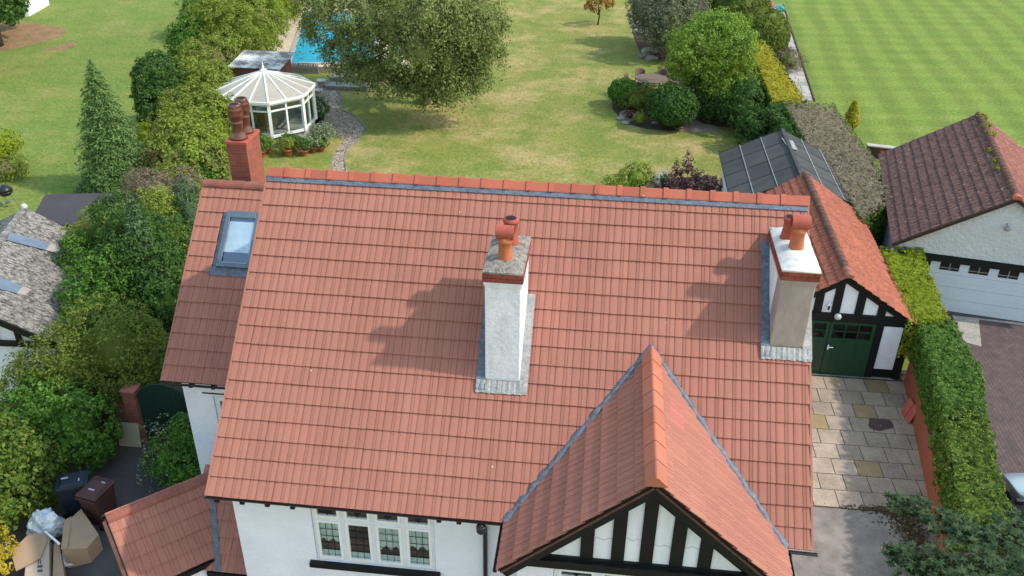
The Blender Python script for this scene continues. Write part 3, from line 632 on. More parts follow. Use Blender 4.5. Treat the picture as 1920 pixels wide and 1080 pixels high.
# --- gutters, rafter ends, downpipe
def gutter(a, b_, r=.036, m='gutter_brown'):
    a, b_ = Vector(a), Vector(b_); d = (b_-a).normalized(); s = d.cross(Vector((0, 0, 1))).normalized(); mb = MB(); n = 8; rows = []
    for p in (a, b_):
        rows += [p+s*(r*math.cos(t))+Vector((0, 0, -r*math.sin(t))) for t in np.linspace(0, math.pi, n)]+[p+s*(r*.82*math.cos(t))+Vector((0, 0, -r*.82*math.sin(t)+.001)) for t in np.linspace(math.pi, 0, n)]
    k = 2*n; mb.add(rows, [(i, (i+1) % k, k+(i+1) % k, k+i) for i in range(k)]+[tuple(range(k))[::-1], tuple(range(k, 2*k))]); return mb.build('gutter', m, house)
gutter((-.03, EY-.02, EZ-.0), (GX-GH-.02, EY-.02, EZ-.012)); gutter((GX+GH+.06, EY-.05, EZ-.02), (LR+.10, EY-.05, EZ-.03), m='black_iron')
gutter((XW0-.04, WY-.05, WZ-.02), (.28, WY-.05, WZ-.02)); gutter((GX-GH-.05, EY-.02, EZ-.02), (GX-GH-.05, GY+.02, EZ-.03)); gutter((GX+GH+.05, EY-.02, EZ-.02), (GX+GH+.05, GY+.02, EZ-.03), m='black_iron')
for x in list(np.arange(.16, 1.75, .46))+[4.15, 4.5]: b = MB(); b.b2((x-.04, EY+.02, EZ-.16), (x+.04, FWY+.02, EZ-.06)); b.build('rafter_end', 'black_paint', house)
for x in (-1.95, -1.45, -.95): b = MB(); b.b2((x-.04, WY+.02, WZ-.15), (x+.04, -.86, WZ-.06)); b.build('rafter_end', 'black_paint', house)
b = MB(); b.b2((.0, EY+.03, EZ-.06), (GX-GH-.03, FWY-.002, EZ-.045)); b.build('soffit', 'white_paint', house)
b = MB(); b.tube([(4.9, EY-.05, EZ-.05), (4.9, EY-.05, EZ-.17), (4.93, FWY-.08, EZ-.38), (4.93, FWY-.08, .1)], .042, 10); b.lathe([(.05, 0), (.085, .05), (.085, .16), (.06, .17)], (4.9, EY-.05, EZ-.24), 12); b.build('downpipe', 'black_iron', house, True)
b = MB(); b.tube([(10.02, EY-.06, EZ-.06), (10.02, EY-.06, EZ-.2), (10.03, FWY-.08, EZ-.45), (10.03, FWY-.08, .1)], .042, 10); b.lathe([(.05, 0), (.09, .05), (.09, .15)], (10.02, EY-.06, EZ-.24), 12); b.build('downpipe', 'black_iron', house, True)
# --- windows
def casement(x0, x1, z0, z1, y, n, transom, parent=house, lights=3, rows=4, dark=(), trim=.055, curtains=True):
    wn = MB(); T = trim; D = .09
    def bar(a, c, e, f, d=D): wn.b2((a, y, c), (e, y+d, f))
    bar(x0, z0, x1, z0+T); bar(x0, z1-T, x1, z1); wd = (x1-x0)/n
    bar(x0, z0+T, x0+T, z1-T); bar(x1-T, z0+T, x1, z1-T)
    for i in range(1, n): bar(x0+i*wd-T*.8, z0+T, x0+i*wd+T*.8, z1-T, D-.004)
    if transom:
        for i in range(n):
            a = x0+i*wd+(T*.8 if i else T); e = x0+(i+1)*wd-(T*.8 if i < n-1 else T); bar(a, transom-T*.7, e, transom+T*.7, D-.006)
    wobj = wn.build('window', 'white_paint', parent)
    for i in range(n):
        a = x0+i*wd+(T*.8 if i else T); e = x0+(i+1)*wd-(T*.8 if i < n-1 else T)
        for k, (c, f) in enumerate([(z0+T, (transom or z1)-T*.7 if transom else z1-T)]+([(transom+T*.7, z1-T)] if transom else [])):
            s = MB(); q = .05; s.b2((a, y-.018, c), (a+q, y+.03, f)); s.b2((e-q, y-.018, c), (e, y+.03, f)); s.b2((a+q, y-.018, c), (e-q, y+.03, c+q)); s.b2((a+q, y-.018, f-q), (e-q, y+.03, f)); s.build('sash', 'upvc', wobj)
            p = MB(); p.b2((a+q, y+.012, c+q), (e-q, y+.018, f-q)); p.build('pane', 'glass', wobj)
            cm = MB(); li = lights if k == 0 else 2; ro = rows if k == 0 else 1
            for u in range(1, li): xx = a+q+(e-a-2*q)*u/li; cm.b2((xx-.0045, y+.004, c+q), (xx+.0045, y+.011, f-q))
            for v in range(1, ro+1 if k == 0 else 1): zz = c+q+(f-c-2*q)*v/(ro+1); cm.b2((a+q, y+.003, zz-.0045), (e-q, y+.0105, zz+.0045))
            if k == 1:
                mx, mz = (a+e)/2, (c+f)/2; cm.prism([(mx, y+.004, mz-.07), (mx+.06, y+.004, mz), (mx, y+.004, mz+.07), (mx-.06, y+.004, mz)], (0, .006, 0))
            cm.build('leading', 'came', wobj)
        if curtains and i not in dark:
            cu = MB(); zt = (transom or z1)-T; zb = z0+T+.36+.08*math.sin(i*2.1); m_ = 15; V = []
            for u in range(m_+1):
                xx = a+(e-a)*u/m_; yy = y+.045+.012*math.sin(u*2.3+i); V += [(xx, yy, zb+.10*abs(math.sin(u*.55+i))), (xx, yy, zt)]
            cu.add(V, [(2*u, 2*u+2, 2*u+3, 2*u+1) for u in range(m_)]); cu.build('curtain', 'curtain', wobj)
        bx = MB(); bx.b2((a, y+.16, z0+T+.02), (e, y+.34, z0+T+.30+.06*math.sin(i*1.7+1))); bx.build('window_seat', 'sill_wood', wobj)
        ob = MB(); ob.b2((a, y+.05, z0+T+.001), (e, y+.058, z0+T+.16)); ob.build('net_curtain', 'curtain', wobj)
    rm = MB(); rm.b2((x0+.01, y+.4, z0), (x1-.01, y+.42, z1)); rm.build('room', 'room_shade', wobj); return wobj  # thin dark sheet behind the window: the room's shade is painted, no room built
casement(WX0+.01, WX1-.01, WZ0+.01, WZ1-.01, FWY+.03, 4, WZ1-.36, dark=(1,))
b = MB(); b.prism([(WX0-.12, FWY-.10, WZ0-.10), (WX1+.08, FWY-.10, WZ0-.10), (WX1+.08, FWY-.10, WZ0-.03), (WX0-.12, FWY-.10, WZ0-.03)], (0, .0999, .0)); b.prism([(WX0-.12, FWY-.001, WZ0-.03), (WX0-.12, FWY-.10, WZ0-.04), (WX1+.08, FWY-.10, WZ0-.04), (WX1+.08, FWY-.001, WZ0-.03)], (0, 0, .035)); b.build('window_sill', 'black_paint', house)
casement(-1.61, -.73, 2.79, 3.97, -.83, 1, None, curtains=False, trim=.07)
b = MB(); b.b2((-1.72, -.93, 2.70), (-.66, -.851, 2.77)); b.build('window_sill', 'black_paint', house)
b = MB(); b.b2((-1.85, -.865, 4.03), (-.6, -.851, 4.06)); b.build('cable', 'black_iron', house)
# --- front gable: boards, timbers, panels, bay
FY = GY+.30
b = MB(); b.prism([(GX-GH+.12, FY, EZ+.02), (GX+GH-.12, FY, EZ+.02), (GX, FY, GZ-.16)], (0, .08, 0)); panel = b.build('gable_panel', 'render_smooth', house)
for sgn in (-1, 1):
    b = MB(); n3 = Vector((sgn*GS, 0, GC)); p0 = Vector((GX+sgn*(GH+.02), GY+.05, EZ)); p1 = Vector((GX, GY+.05, GZ)); d = (p1-p0).normalized()
    q = [p0-n3*.045, p1-Vector((0, 0, .045/GC)), p1-Vector((0, 0, .24/GC)), p0-n3*.24+d*.0]
    b.prism(q if sgn > 0 else q[::-1], (0, .05, 0)); b.build('bargeboard', 'black_paint', house)
    b = MB(); q = [p0-n3*.10+Vector((0, .24, 0)), p1-Vector((0, -.24, .10/GC)), p1-Vector((0, -.24, .42/GC)), p0-n3*.42+Vector((0, .24, 0))]; b.prism(q if sgn > 0 else q[::-1], (0, .045, 0)); b.build('rafter', 'black_paint', house)
    b = MB(); q = [p0-n3*.11+Vector((0, -.02, 0)), p0-n3*.075+Vector((0, -.02, 0)), p1-n3*.075+Vector((0, -.02, 0)), p1-n3*.11+Vector((0, -.02, 0))]; b.prism(q, (0, .3, 0)); b.build('verge_undercloak', 'ridge_brown', house)
posts = [atY(x, y, FY-.03).x for x, y in ((1100, 1035), (1158, 1040), (1212, 1040), (1268, 1050), (1320, 1060))]
for x in posts:
    zt = GZ-abs(x-GX)*GT-.2; b = MB(); b.b2((x-.105, FY-.035, EZ+.14), (x+.105, FY+.02, zt)); b.build('timber_post', 'black_paint', house)
ce = sorted(posts)
for k in range(4):
    xa, xb = ce[k]+.11, ce[k+1]-.11; zc_ = EZ+.62+.05*math.sin(k*2.0); pt = [(xa+(xb-xa)*t, zc_+.02*math.sin(t*9+k)+rng.normal()*.008) for t in np.linspace(0, 1, 9)]
    b = MB(); b.add([(x, FY-.0025, z+dz) for x, z in pt for dz in (-.004, .004)], [(2*i, 2*i+2, 2*i+3, 2*i+1) for i in range(8)]); b.build('render_crack', 'concrete', panel)
b = MB(); b.b2((GX-GH+.34, FY-.05, EZ-.10), (GX+GH-.34, FY+.03, EZ+.18)); b.build('tie_beam', 'black_paint', house)
b = MB(); b.b2((GX-GH+.36, FY-.12, EZ+.10), (GX+GH-.36, FY-.051, EZ+.135)); b.build('drip_board', 'black_paint', house)
wall('bay_wall', [((GX-2.05, FY+.06, 0), (GX-1.45, FWY-.001, EZ-.101)), ((GX+1.45, FY+.06, 0), (GX+2.05, FWY-.001, EZ-.101)), ((GX-1.45, FY+.06, 0), (GX+1.45, FWY-.001, 3.2))])
casement(GX-1.44, GX+1.44, 3.21, EZ-.11, FY+.05, 4, 4.40, curtains=False, trim=.07)
b = MB(); b.b2((GX-1.62, FY-.06, 3.12), (GX+1.62, FY+.059, 3.19)); b.build('window_sill', 'black_paint', house)
# porch body
pb = MB(); q0 = PR0+PD*.35-Vector((0, 0, PRZ)); pw = 1.15
c4 = [q0-PQ*.7, q0+PQ*pw, q0+PQ*pw+PD*2.0, q0-PQ*.7+PD*2.0]; pb.prism([(p.x, p.y, 0) for p in c4], (0, 0, 2.2)); pb.build('porch_wall', 'render_smooth', house)
b = MB(); e0 = PO-PV*.03; b.beam(e0-Vector((0, 0, .06)), e0+PD*2.0-Vector((0, 0, .06)), .05, .12); b.build('porch_fascia', 'black_paint', house)
b = MB(); b.beam((-.72, LY-.03, LZ-.06), (.28, LY-.03, LZ-.06), .05, .12); b.build('lean_to_fascia', 'black_paint', house)
b = MB(); r0 = PR0-PD*.06; b.beam(r0+Vector((0, 0, -.06)), r0-PV*PE+Vector((0, 0, -.06)), .06, .14); b.build('porch_bargeboard', 'ridge_brown', house)
b = MB(); b.beam(r0-PQ*.16+Vector((0, 0, -.06)), r0+PD*2.3-PQ*.16+Vector((0, 0, -.06)), .05, .05); b.build('porch_gutter', 'black_iron', house)
b = MB(); b.b2((-.78, LY+.12, 0), (-.66, LY+.24, LZ-.05)); b.build('porch_post', 'black_paint', house)
b = MB(); b.b2((-.6, LY+.2, 0), (.29, LY+.3, LZ-.02)); b.build('porch_front', 'white_paint', house)
# --- rooflight in the wing
Wv = Vector(WV); Wu = Vector((1, 0, 0)); Wo = Vector((0, WY, WZ))
def wp(x, v, n): return Wo+Wu*x+Wv*v+WN*n
def wbox(b, x0, x1, v0, v1, n0, n1): b.add([wp(x, v, n) for n in (n0, n1) for x, v in ((x0, v0), (x1, v0), (x1, v1), (x0, v1))], [(3, 2, 1, 0), (4, 5, 6, 7), (0, 1, 5, 4), (1, 2, 6, 5), (2, 3, 7, 6), (3, 0, 4, 7)])
b = MB(); wbox(b, VX0, VX0+.10, VB, VT, 0, .12); wbox(b, VX1-.10, VX1, VB, VT, 0, .12); wbox(b, VX0+.101, VX1-.101, VT-.16, VT, 0, .125); wbox(b, VX0+.101, VX1-.101, VB, VB+.10, 0, .12); vel = b.build('roof_window', 'velux', house, bevel=.012)
b = MB(); wbox(b, VX0-.16, VX1+.16, VB-.20, VB-.002, .035, .05); wbox(b, VX0-.10, VX0-.002, VB, VT, .02, .035); b.build('flashing', 'lead', vel)
b = MB(); wbox(b, VX0+.09, VX0+.115, VB+.1, VT-.15, .121, .13); wbox(b, VX0+.1, VX1-.1, VB+.085, VB+.11, .1205, .13); b.build('sash', 'alloy', vel)
b = MB(); wbox(b, VX0+.10, VX1-.10, VB+.10, VT-.16, .088, .094); b.build('pane', 'glass_sky', vel)
b = MB(); wbox(b, VX0+.10, VX1-.10, VB+.36, VT-.24, .07, .075); b.build('blind', 'blind', vel); b = MB(); wbox(b, VX0+.10, VX1-.10, VB+.1, VB+.36, .06, .065); wbox(b, VX0+.10, VX1-.10, VT-.24, VT-.16, .06, .065); b.build('glass_lower', 'blind_dark', vel)

# --- chimneys
def pot(parent, c, prof, m, n=20, hood=None, name='chimney_pot'):
    b = MB(); b.lathe(prof, c, n); o = b.build(name, m, parent, True); r, zt = prof[-1]
    if hood:
        r_, ln, ax = hood; h = MB(); M = Matrix.Rotation(math.pi/2, 3, 'Y' if ax == 'X' else 'X'); h.lathe([(r_*.85, -ln/2+.1), (r_*.85, -ln/2), (r_, -ln/2), (r_, ln/2), (r_*.85, ln/2), (r_*.85, ln/2-.1)], Vector(c)+Vector((0, 0, zt+r_*.72)), n, M); h.build('chimney_hood', 'terracotta_red', parent)
        s = MB(); s.lathe([(r_*.78, ln/2-.09), (.01, ln/2-.085)], Vector(c)+Vector((0, 0, zt+r_*.72)), n, M); s.build('flue_opening', 'flue_dark', parent)
    else:
        s = MB(); s.lathe([(r*.78, zt-.035), (r*.77, zt+.002), (.005, zt+.002)], c, n); s.build('flue_opening', 'flue_dark', parent)  # flat disc closes the pot; the shade inside the flue is painted on it
    return o
POT = [(.135, 0), (.13, .04), (.115, .22), (.112, .34), (.13, .355), (.135, .40), (.118, .415), (.116, .44)]
TALL = [(.15, 0), (.145, .04), (.122, .30), (.118, .56), (.14, .57), (.145, .63), (.128, .645), (.126, .66)]
def stack(x0, x1, y0, y1, ztop, m, flare, top_m, parent=house):
    """slightly tapering stack with a flare under the brick oversailing course"""
    zb = main_z(max(abs(y0), abs(y1)))-.4; b = MB(); V = []; L = [(zb, 0), (ztop-.52, .0), (ztop-.30, .0), (ztop-.17, flare)]
    for z, f in L: V += [(x0-f, y0-f, z), (x1+f, y0-f, z), (x1+f, y1+f, z), (x0-f, y1+f, z)]
    F = [(k*4+i, k*4+(i+1) % 4, k*4+4+(i+1) % 4, k*4+4+i) for k in range(3) for i in range(4)]+[(12, 13, 14, 15)]
    b.add(V, F); return b.build('chimney', m, parent, bevel=.02)
def band(st, x0, x1, y0, y1, z0, z1, faces, white_mid=None):
    """oversailing brick courses, each brick a piece"""
    f = .035; h = (z1-z0)/2
    inner = MB(); inner.b2((x0-f+.02, y0-f+.02, z0-.01), (x1+f-.02, y1+f-.02, z1)); inner.build('mortar_bed', 'concrete', st)
    for r in range(2):
        for fc in faces:
            a, e = (x0-f, x1+f) if fc == 'F' else (y0-f, y1+f); n = max(3, round((e-a)/.23)); s = (e-a)/n; o = (r % 2)*s*.5; k = -1
            while k <= n:
                u0, u1 = max(a, a+k*s+o), min(e, a+(k+1)*s+o); k += 1
                if u1-u0 < .05: continue
                bb = MB()
                if fc == 'F': bb.b2((u0+.006, y0-f, z0+r*h+.006), (u1-.006, y0-f+.08, z0+(r+1)*h-.006))
                elif fc == 'L': bb.b2((x0-f-.001, u0+.006, z0+r*h+.006), (x0-f+.07, u1-.006, z0+(r+1)*h-.006))
                else: bb.b2((x1+f-.07, u0+.006, z0+r*h+.006), (x1+f+.001, u1-.006, z0+(r+1)*h-.006))
                bb.build('brick', 'red_brick', st)
def cap(st, x0, x1, y0, y1, z, h, ins, m):
    f = .035; b = MB(); V = []; nx, ny = 7, 13
    for j in range(ny+1):
        for i in range(nx+1):
            u, v = i/nx, j/ny; ed = min(u, 1-u)*2*(x1-x0)/2, min(v, 1-v)*2*(y1-y0)/2; t = min(1, min(ed)/ins); V.append((x0-f+(x1-x0+2*f)*u, y0-f+(y1-y0+2*f)*v, z+.03+h*t**.6+rng.normal()*.006))
    F = [(j*(nx+1)+i, j*(nx+1)+i+1, (j+1)*(nx+1)+i+1, (j+1)*(nx+1)+i) for j in range(ny) for i in range(nx)]; b.add(V, F)
    b.b2((x0-f+.002, y0-f+.002, z-.005), (x1+f-.002, y1+f-.002, z+.028)); b.build('flaunching', m, st, True)
def apron(st, x0, x1, y0, y1, m, m2, full=True):
    """lead: step flashing at both sides and a pleated apron below, lying on the tiles"""
    N = Vector((0, -SA, CA)); V = Vector((0, CA, SA))
    def rp(x, y, n): return Vector((x, y, main_z(y)))+N*n
    for (a, e, mm) in ((x0-.16, x0+.01, m), (x1-.01, x1+.15, m2)):
        b = MB(); q = [rp(a, y0-.12, .07), rp(e, y0-.12, .07), rp(e, y1-.05, .07), rp(a, y1-.05, .07)]; b.prism([p-N*.012 for p in q], N*.014); b.build('step_flashing', mm, st)
    b = MB(); n = 28; rows = []
    for i in range(n+1):
        x = x0-.155+(x1-x0+.30)*i/n; w_ = .006*math.sin(i*2.2); rows += [rp(x, y0-.15+rng.normal()*.006, .066+w_), rp(x, y0+.02, .080+w_)]
    b.add(rows, [(2*i, 2*i+2, 2*i+3, 2*i+1) for i in range(n)]); b.add([r-N*.012 for r in rows], [(2*i+1, 2*i+3, 2*i+2, 2*i) for i in range(n)]); b.build('apron_flashing', m2, st)
x0, x1, y0, y1 = CH[0]; st = stack(x0, x1, y0, y1, 8.69, 'stack_white', .03, 'flaunch'); band(st, x0, x1, y0, y1, 8.52, 8.69, 'FLR'); cap(st, x0, x1, y0, y1, 8.69, .06, .15, 'flaunch'); apron(st, x0, x1, y0, y1, 'lead', 'lead_pale')
pot(st, (5.02, -2.50, 8.74), POT, 'terracotta', hood=(.12, .30, 'X')); pot(st, (5.05, -1.93, 8.74), [(r_, z_*.78) for r_, z_ in TALL], 'terracotta_red')
x0, x1, y0, y1 = CH[1]; st = stack(x0, x1, y0, y1, 8.68, 'stack_grey', .03, 'flaunch_white'); band(st, x0, x1, y0, y1, 8.51, 8.68, 'FLR'); cap(st, x0, x1, y0, y1, 8.68, .11, .2, 'flaunch_white'); apron(st, x0, x1, y0, y1, 'lead', 'lead_pale')
wl = MB(); wl.prism([(x0-.004, y0+.45, main_z(y0+.45)-.1), (x0-.004, y0+.32, 8.40), (x0-.004, y1, 8.44), (x0-.004, y1, main_z(y1)-.1)][::-1], (-.004, 0, 0)); wl.build('old_whitewash', 'stack_white', st)
pot(st, (10.0, -1.52, 8.77), POT, 'terracotta', hood=(.125, .31, 'X')); pot(st, (9.93, -1.12, 8.77), [(r_, z_*.66) for r_, z_ in TALL], 'terracotta_red')
# brick chimney on the wing
b = MB(); bx0, bx1, by0, by1 = -2.13, -1.66, 2.9, 3.74; b.b2((bx0, by0, 5.5), (bx1, by1, 8.36)); st = b.build('chimney', 'brick_chimney', house)
b = MB(); b.b2((bx0-.025, by0-.025, 8.362), (bx1+.025, by1+.025, 8.44)); b.build('cap_course', 'terracotta_red', st, bevel=.012)
JAR = [(.20, 0), (.20, .05), (.145, .12), (.13, .22), (.14, .36), (.15, .38), (.15, .41), (.135, .43), (.16, .50), (.185, .56), (.185, .60), (.165, .66), (.175, .68), (.165, .72), (.145, .78), (.15, .82), (.135, .83)]
for yy in (3.11, 3.53): pot(st, ((bx0+bx1)/2, yy, 8.44), JAR, 'glaze_brown', 24)

# ================================================================== OUTBUILDINGS
def ribbed(quad, nrib, ncourse, h, step, sub=6, rib_along='v'):
    """quad = [eave0, eave1, ridge1, ridge0]; ribs run from eave to ridge; courses step down towards the eave"""
    E0, E1, R1, R0_ = [np.array(q) for q in quad]; nrm = np.cross(E1-E0, R0_-E0); nrm = nrm/np.linalg.norm(nrm)
    nu = nrib*sub; u = np.linspace(0, 1, nu+1); rows = []
    for j in range(ncourse):
        for v, z in ((j/ncourse, step), ((j+1)/ncourse, 0.)): rows.append((v, z))
    V = []
    for k, (v, z) in enumerate(rows):
        P = (E0*(1-v)+R0_*v)[None]*(1-u[:, None])+(E1*(1-v)+R1*v)[None]*u[:, None]
        hh = h*np.abs(np.sin(np.pi*u*nrib))+z+.004*rng.normal(size=len(u))
        V.append(P+nrm*hh[:, None])
    V = np.concatenate(V); m = nu+1; i = np.arange(nu); F = []
    for k in range(len(rows)-1): F.append(np.stack([k*m+i, k*m+i+1, (k+1)*m+i+1, (k+1)*m+i], 1))
    return V, np.concatenate(F)
def ribbed_part(name, parent, quad, nrib, nc, h, step, m, smooth=False):
    V, F = ribbed(quad, nrib, nc, h, step); o = put(name, npmesh(name, V-np.array(ORG[parent]), F, m, smooth), parent); return o
# --- our timber framed garage
KX, KZ, KY0, KY1, KH, KE = 13.75, 3.5, 7.32, 14.9, 2.17, 2.06
gar = thing('garage', 'black and white timbered garage with green double doors and orange pantiled roof', 'garage', (KX, 11, 0))
lr = ribbed_part('roof_tiles', gar, [(KX-KH, KY1, KE), (KX-KH, KY0, KE), (KX, KY0, KZ), (KX, KY1, KZ)], 38, 9, .035, .03, 'garage_tile'); lr['kind'] = 'stuff'
rr = ribbed_part('roof_tiles', gar, [(KX+KH, KY0, KE), (KX+KH, KY1, KE), (KX, KY1, KZ), (KX, KY0, KZ)], 38, 9, .035, .03, 'garage_tile'); rr['kind'] = 'stuff'
b = MB(); b.prism([(KX-KH+.05, KY0+.26, KE-.04), (KX+KH-.05, KY0+.26, KE-.04), (KX, KY0+.26, KZ-.06)], (0, KY1-KY0-.3, 0)); b.build('roof_void', 'underlay', gar)
for i in range(26):
    y = KY0-.02+i*(KY1-KY0)/26; ridge_piece('ridge_tile', (KX, y+.29, KZ+.03), (KX, y, KZ+.03), .125, .13, 'ridge_brown' if i > 1 else 'ridge_old', gar, roundish=True, lap=.03, up=.07)
gy = KY0+.14
b = MB(); b.b2((KX-2.0, gy+.05, 0), (KX+2.02, KY1-.1, KE-.05)); b.build('wall', 'black_paint', gar)
b = MB(); b.prism([(KX-2.05, gy+.04, KE-.04), (KX+2.05, gy+.04, KE-.04), (KX, gy+.04, KZ-.10)], (0, .06, 0)); b.build('gable_panel', 'white_paint', gar)
for sgn in (-1, 1):
    n3 = Vector((sgn*(KZ-KE), 0, KH)).normalized(); p0 = Vector((KX+sgn*(KH+.02), gy-.04, KE-.01)); p1 = Vector((KX, gy-.04, KZ-.02))
    q = [p0-n3*.02, p1-n3*.02, p1-Vector((0, 0, .24)), p0-n3*.20]; b = MB(); b.prism(q if sgn > 0 else q[::-1], (0, .05, 0)); b.build('bargeboard', 'black_paint', gar)
for x in (12.35, 13.10, 13.62, 14.28, 14.92, 15.45):
    zt = KZ-abs(x-KX)*(KZ-KE)/KH-.1; b = MB(); b.b2((x-.12, gy-.002, KE-.02), (x+.12, gy+.039, zt)); b.build('timber_post', 'black_paint', gar)
b = MB(); b.b2((KX-2.06, gy-.03, 1.93), (KX+2.06, gy+.045, 2.20)); b.build('tie_beam', 'black_paint', gar)
b = MB(); b.b2((15.1, gy+.02, .34), (15.65, gy+.045, 1.84)); b.build('side_panel', 'white_paint', gar)
for x in (14.98, 15.80): b = MB(); b.b2((x-.11, gy-.01, 0), (x+.11, gy+.047, 1.92)); b.build('timber_post', 'black_paint', gar)
for x0, x1 in ((12.24, 13.54), (13.56, 14.86)):
    d = MB(); d.b2((x0, gy-.02, .02), (x1, gy+.03, 1.34)); d.b2((x0, gy-.02, 1.34), (x0+.09, gy+.03, 1.92)); d.b2((x1-.09, gy-.02, 1.34), (x1, gy+.03, 1.92)); d.b2((x0+.09, gy-.02, 1.84), (x1-.09, gy+.03, 1.92))
    for k in range(1, 6): d.b2((x0+(x1-x0)*k/6-.004, gy-.026, .05), (x0+(x1-x0)*k/6+.004, gy-.0201, 1.30))
    wp_ = (x1-x0-.18)
    for k in (1, 2): d.b2((x0+.09+wp_*k/3-.015, gy-.012, 1.34), (x0+.09+wp_*k/3+.015, gy+.02, 1.84))
    d.b2((x0+.09, gy-.010, 1.575), (x1-.09, gy+.018, 1.605)); do = d.build('door', 'green_door', gar)
    for k in range(3):
        for z0 in (1.345, 1.61): p = MB(); p.b2((x0+.095+wp_*k/3+.012, gy+.021, z0), (x0+.085+wp_*(k+1)/3-.012, gy+.027, z0+.225)); p.build('pane', 'glass_dark', do)
    if x0 > 13: h = MB(); h.b2((x0+.05, gy-.03, .93), (x0+.09, gy-.0201, 1.10)); h.tube([(x0+.07, gy-.04, 1.05), (x0+.07, gy-.08, 1.05), (x0+.20, gy-.08, 1.05)], .012, 6); h.build('handle', 'white_paint', do)
b = MB(); M = Matrix.Rotation(math.pi/2, 3, 'X'); b.lathe([(.105, 0), (.105, .05), (.08, .10), (.03, .125)], (13.70, gy-.03, 2.13), 18, M); b.build('bulkhead_lamp', 'lamp_glass', gar, True)
b = MB(); b.b2((13.33, gy-.06, 2.30), (13.45, gy+.03, 2.52)); sl_ = b.build('security_light', 'white_paint', gar, bevel=.01); b = MB(); b.b2((13.36, gy-.066, 2.33), (13.42, gy-.061, 2.47)); b.build('lens', 'black_iron', sl_); b = MB(); b.lathe([(.03, -.03), (.04, 0), (.03, .04)], (13.39, gy-.03, 2.57), 10); b.build('sensor', 'white_paint', sl_)
b = MB(); b.b2((KX-2.0, gy-.05, 0), (KX+2.02, gy+.048, .018)); b.build('threshold', 'concrete', gar)
# --- hipped garden building with dark panelled roof
SX, SZ, SE = 13.75, 3.2, 2.05; SYB, SYF, SYH = 20.15, 15.15, 15.15; SH = 2.4
shed = thing('summerhouse', 'pale garden room with dark grey panelled hip roof behind the garage', 'garden building', (SX, 18, 0))
b = MB(); b.b2((SX-SH+.2, SYH+.2, 0), (SX+SH-.2, SYB-.15, SE)); b.build('wall', 'white_paint', shed)
b = MB(); b.b2((SX-SH+.17, SYH+.8, .9), (SX-SH+.199, SYH+2.2, 1.8)); b.build('window', 'glass_dark', shed)
def spt(u, v):   # left slope: u 0..1 along from back to front, v 0 eave..1 ridge
    yf = SYH+(SYF-SYH)*v; return Vector((SX-SH+SH*v, SYB+(yf-SYB)*u, SE+(SZ-SE)*v))
def rpt(u, v): p = spt(u, v); return Vector((2*SX-p.x, p.y, p.z))
for fn, nm in ((spt, 1), (rpt, -1)):
    nn = Vector((-nm*(SZ-SE), 0, SH)).normalized()
    for i in range(4):
        for j in range(3):
            u0, u1, v0, v1 = i/4+.004, (i+1)/4-.004, j/3+.004, (j+1)/3-.004
            q = [fn(u0, v0), fn(u1, v0), fn(u1, v1), fn(u0, v1)]; b = MB(); b.prism(q if nm > 0 else q[::-1], nn*.02); b.build('roof_panel', 'slate', shed)
    for j in range(0, 4): b = MB(); b.beam(fn(0, j/3)+nn*.03, fn(1, j/3)+nn*.03, .03, .03, nn); b.build('roof_rail', 'lead_pale' if j in (1, 2) else 'black_paint', shed)
    for i in range(0, 5): b = MB(); b.beam(fn(i/4, 0)+nn*.021, fn(i/4, 1)+nn*.021, .03, .02, nn); b.build('glazing_bar', 'came', shed)
b = MB(); b.beam((SX, SYF, SZ+.05), (SX, SYB, SZ+.05), .14, .05); b.build('ridge_capping', 'slate', shed); b = MB(); b.prism([(SX+.02, 17.9, SZ+.06), (SX+.30, 18.1, SZ-.06), (SX+.25, 19.0, SZ-.04), (SX-.16, 19.2, SZ-.01), (SX-.12, 18.5, SZ+.02)], (0, 0, .03)); b.build('ridge_flashing', 'lead_pale', shed)
for yy in (SYB-.1, SYH+.1): b = MB(); b.prism([(SX-SH+.05, yy, SE), (SX, yy, SZ), (SX+SH-.05, yy, SE)], (0, .06, 0)); b.build('gable_wall', 'white_paint', shed)
# --- neighbour's rendered garage
a_ = math.radians(-10); nu_ = Vector((math.cos(a_), math.sin(a_), 0)); nv_ = Vector((-math.sin(a_), math.cos(a_), 0)); NO = Vector((16.42, 12.02, 0)); NHW, NL, NE, NR = 3.15, 8.2, 2.36, 4.46
ngar = thing('rendered_garage', 'white rough-rendered double garage with dark mossy tiled roof and white sectional door', 'garage', NO+nu_*NHW+nv_*4)
def npnt(u, v, z): return NO+nu_*u+nv_*v+Vector((0, 0, z))
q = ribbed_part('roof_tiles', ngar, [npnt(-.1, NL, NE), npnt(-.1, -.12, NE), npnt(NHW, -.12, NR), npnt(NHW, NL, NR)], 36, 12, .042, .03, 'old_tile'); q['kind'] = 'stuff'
mat('old_tile_sunlit', (.30, .12, .095), (.22, .09, .075), scale=2.2, rough=.95, fine=.25, fscale=9, spots=(2.6, .10, (.3, .2, .16)))  # lighter copy of the old tile: sunlight on this slope put into its colour
q = ribbed_part('roof_tiles', ngar, [npnt(2*NHW+.1, -.12, NE), npnt(2*NHW+.1, NL, NE), npnt(NHW, NL, NR), npnt(NHW, -.12, NR)], 42, 12, .035, .03, 'old_tile_sunlit'); q['kind'] = 'stuff'
for i in range(28):
    v = -.14+i*(NL+.1)/28; ridge_piece('ridge_tile', npnt(NHW, v+.31, NR+.02), npnt(NHW, v, NR+.02), .13, .14, 'ridge_brown' if i > 0 else 'ridge', ngar, roundish=True, lap=.03, up=.08)
b = MB(); b.prism([npnt(.12, .1, 2.0), npnt(2*NHW-.12, .1, 2.0), npnt(2*NHW-.12, .1, NE-.02), npnt(NHW, .1, NR-.10), npnt(.12, .1, NE-.02)], nv_*.2); b.build('gable_wall', 'render_heavy', ngar)
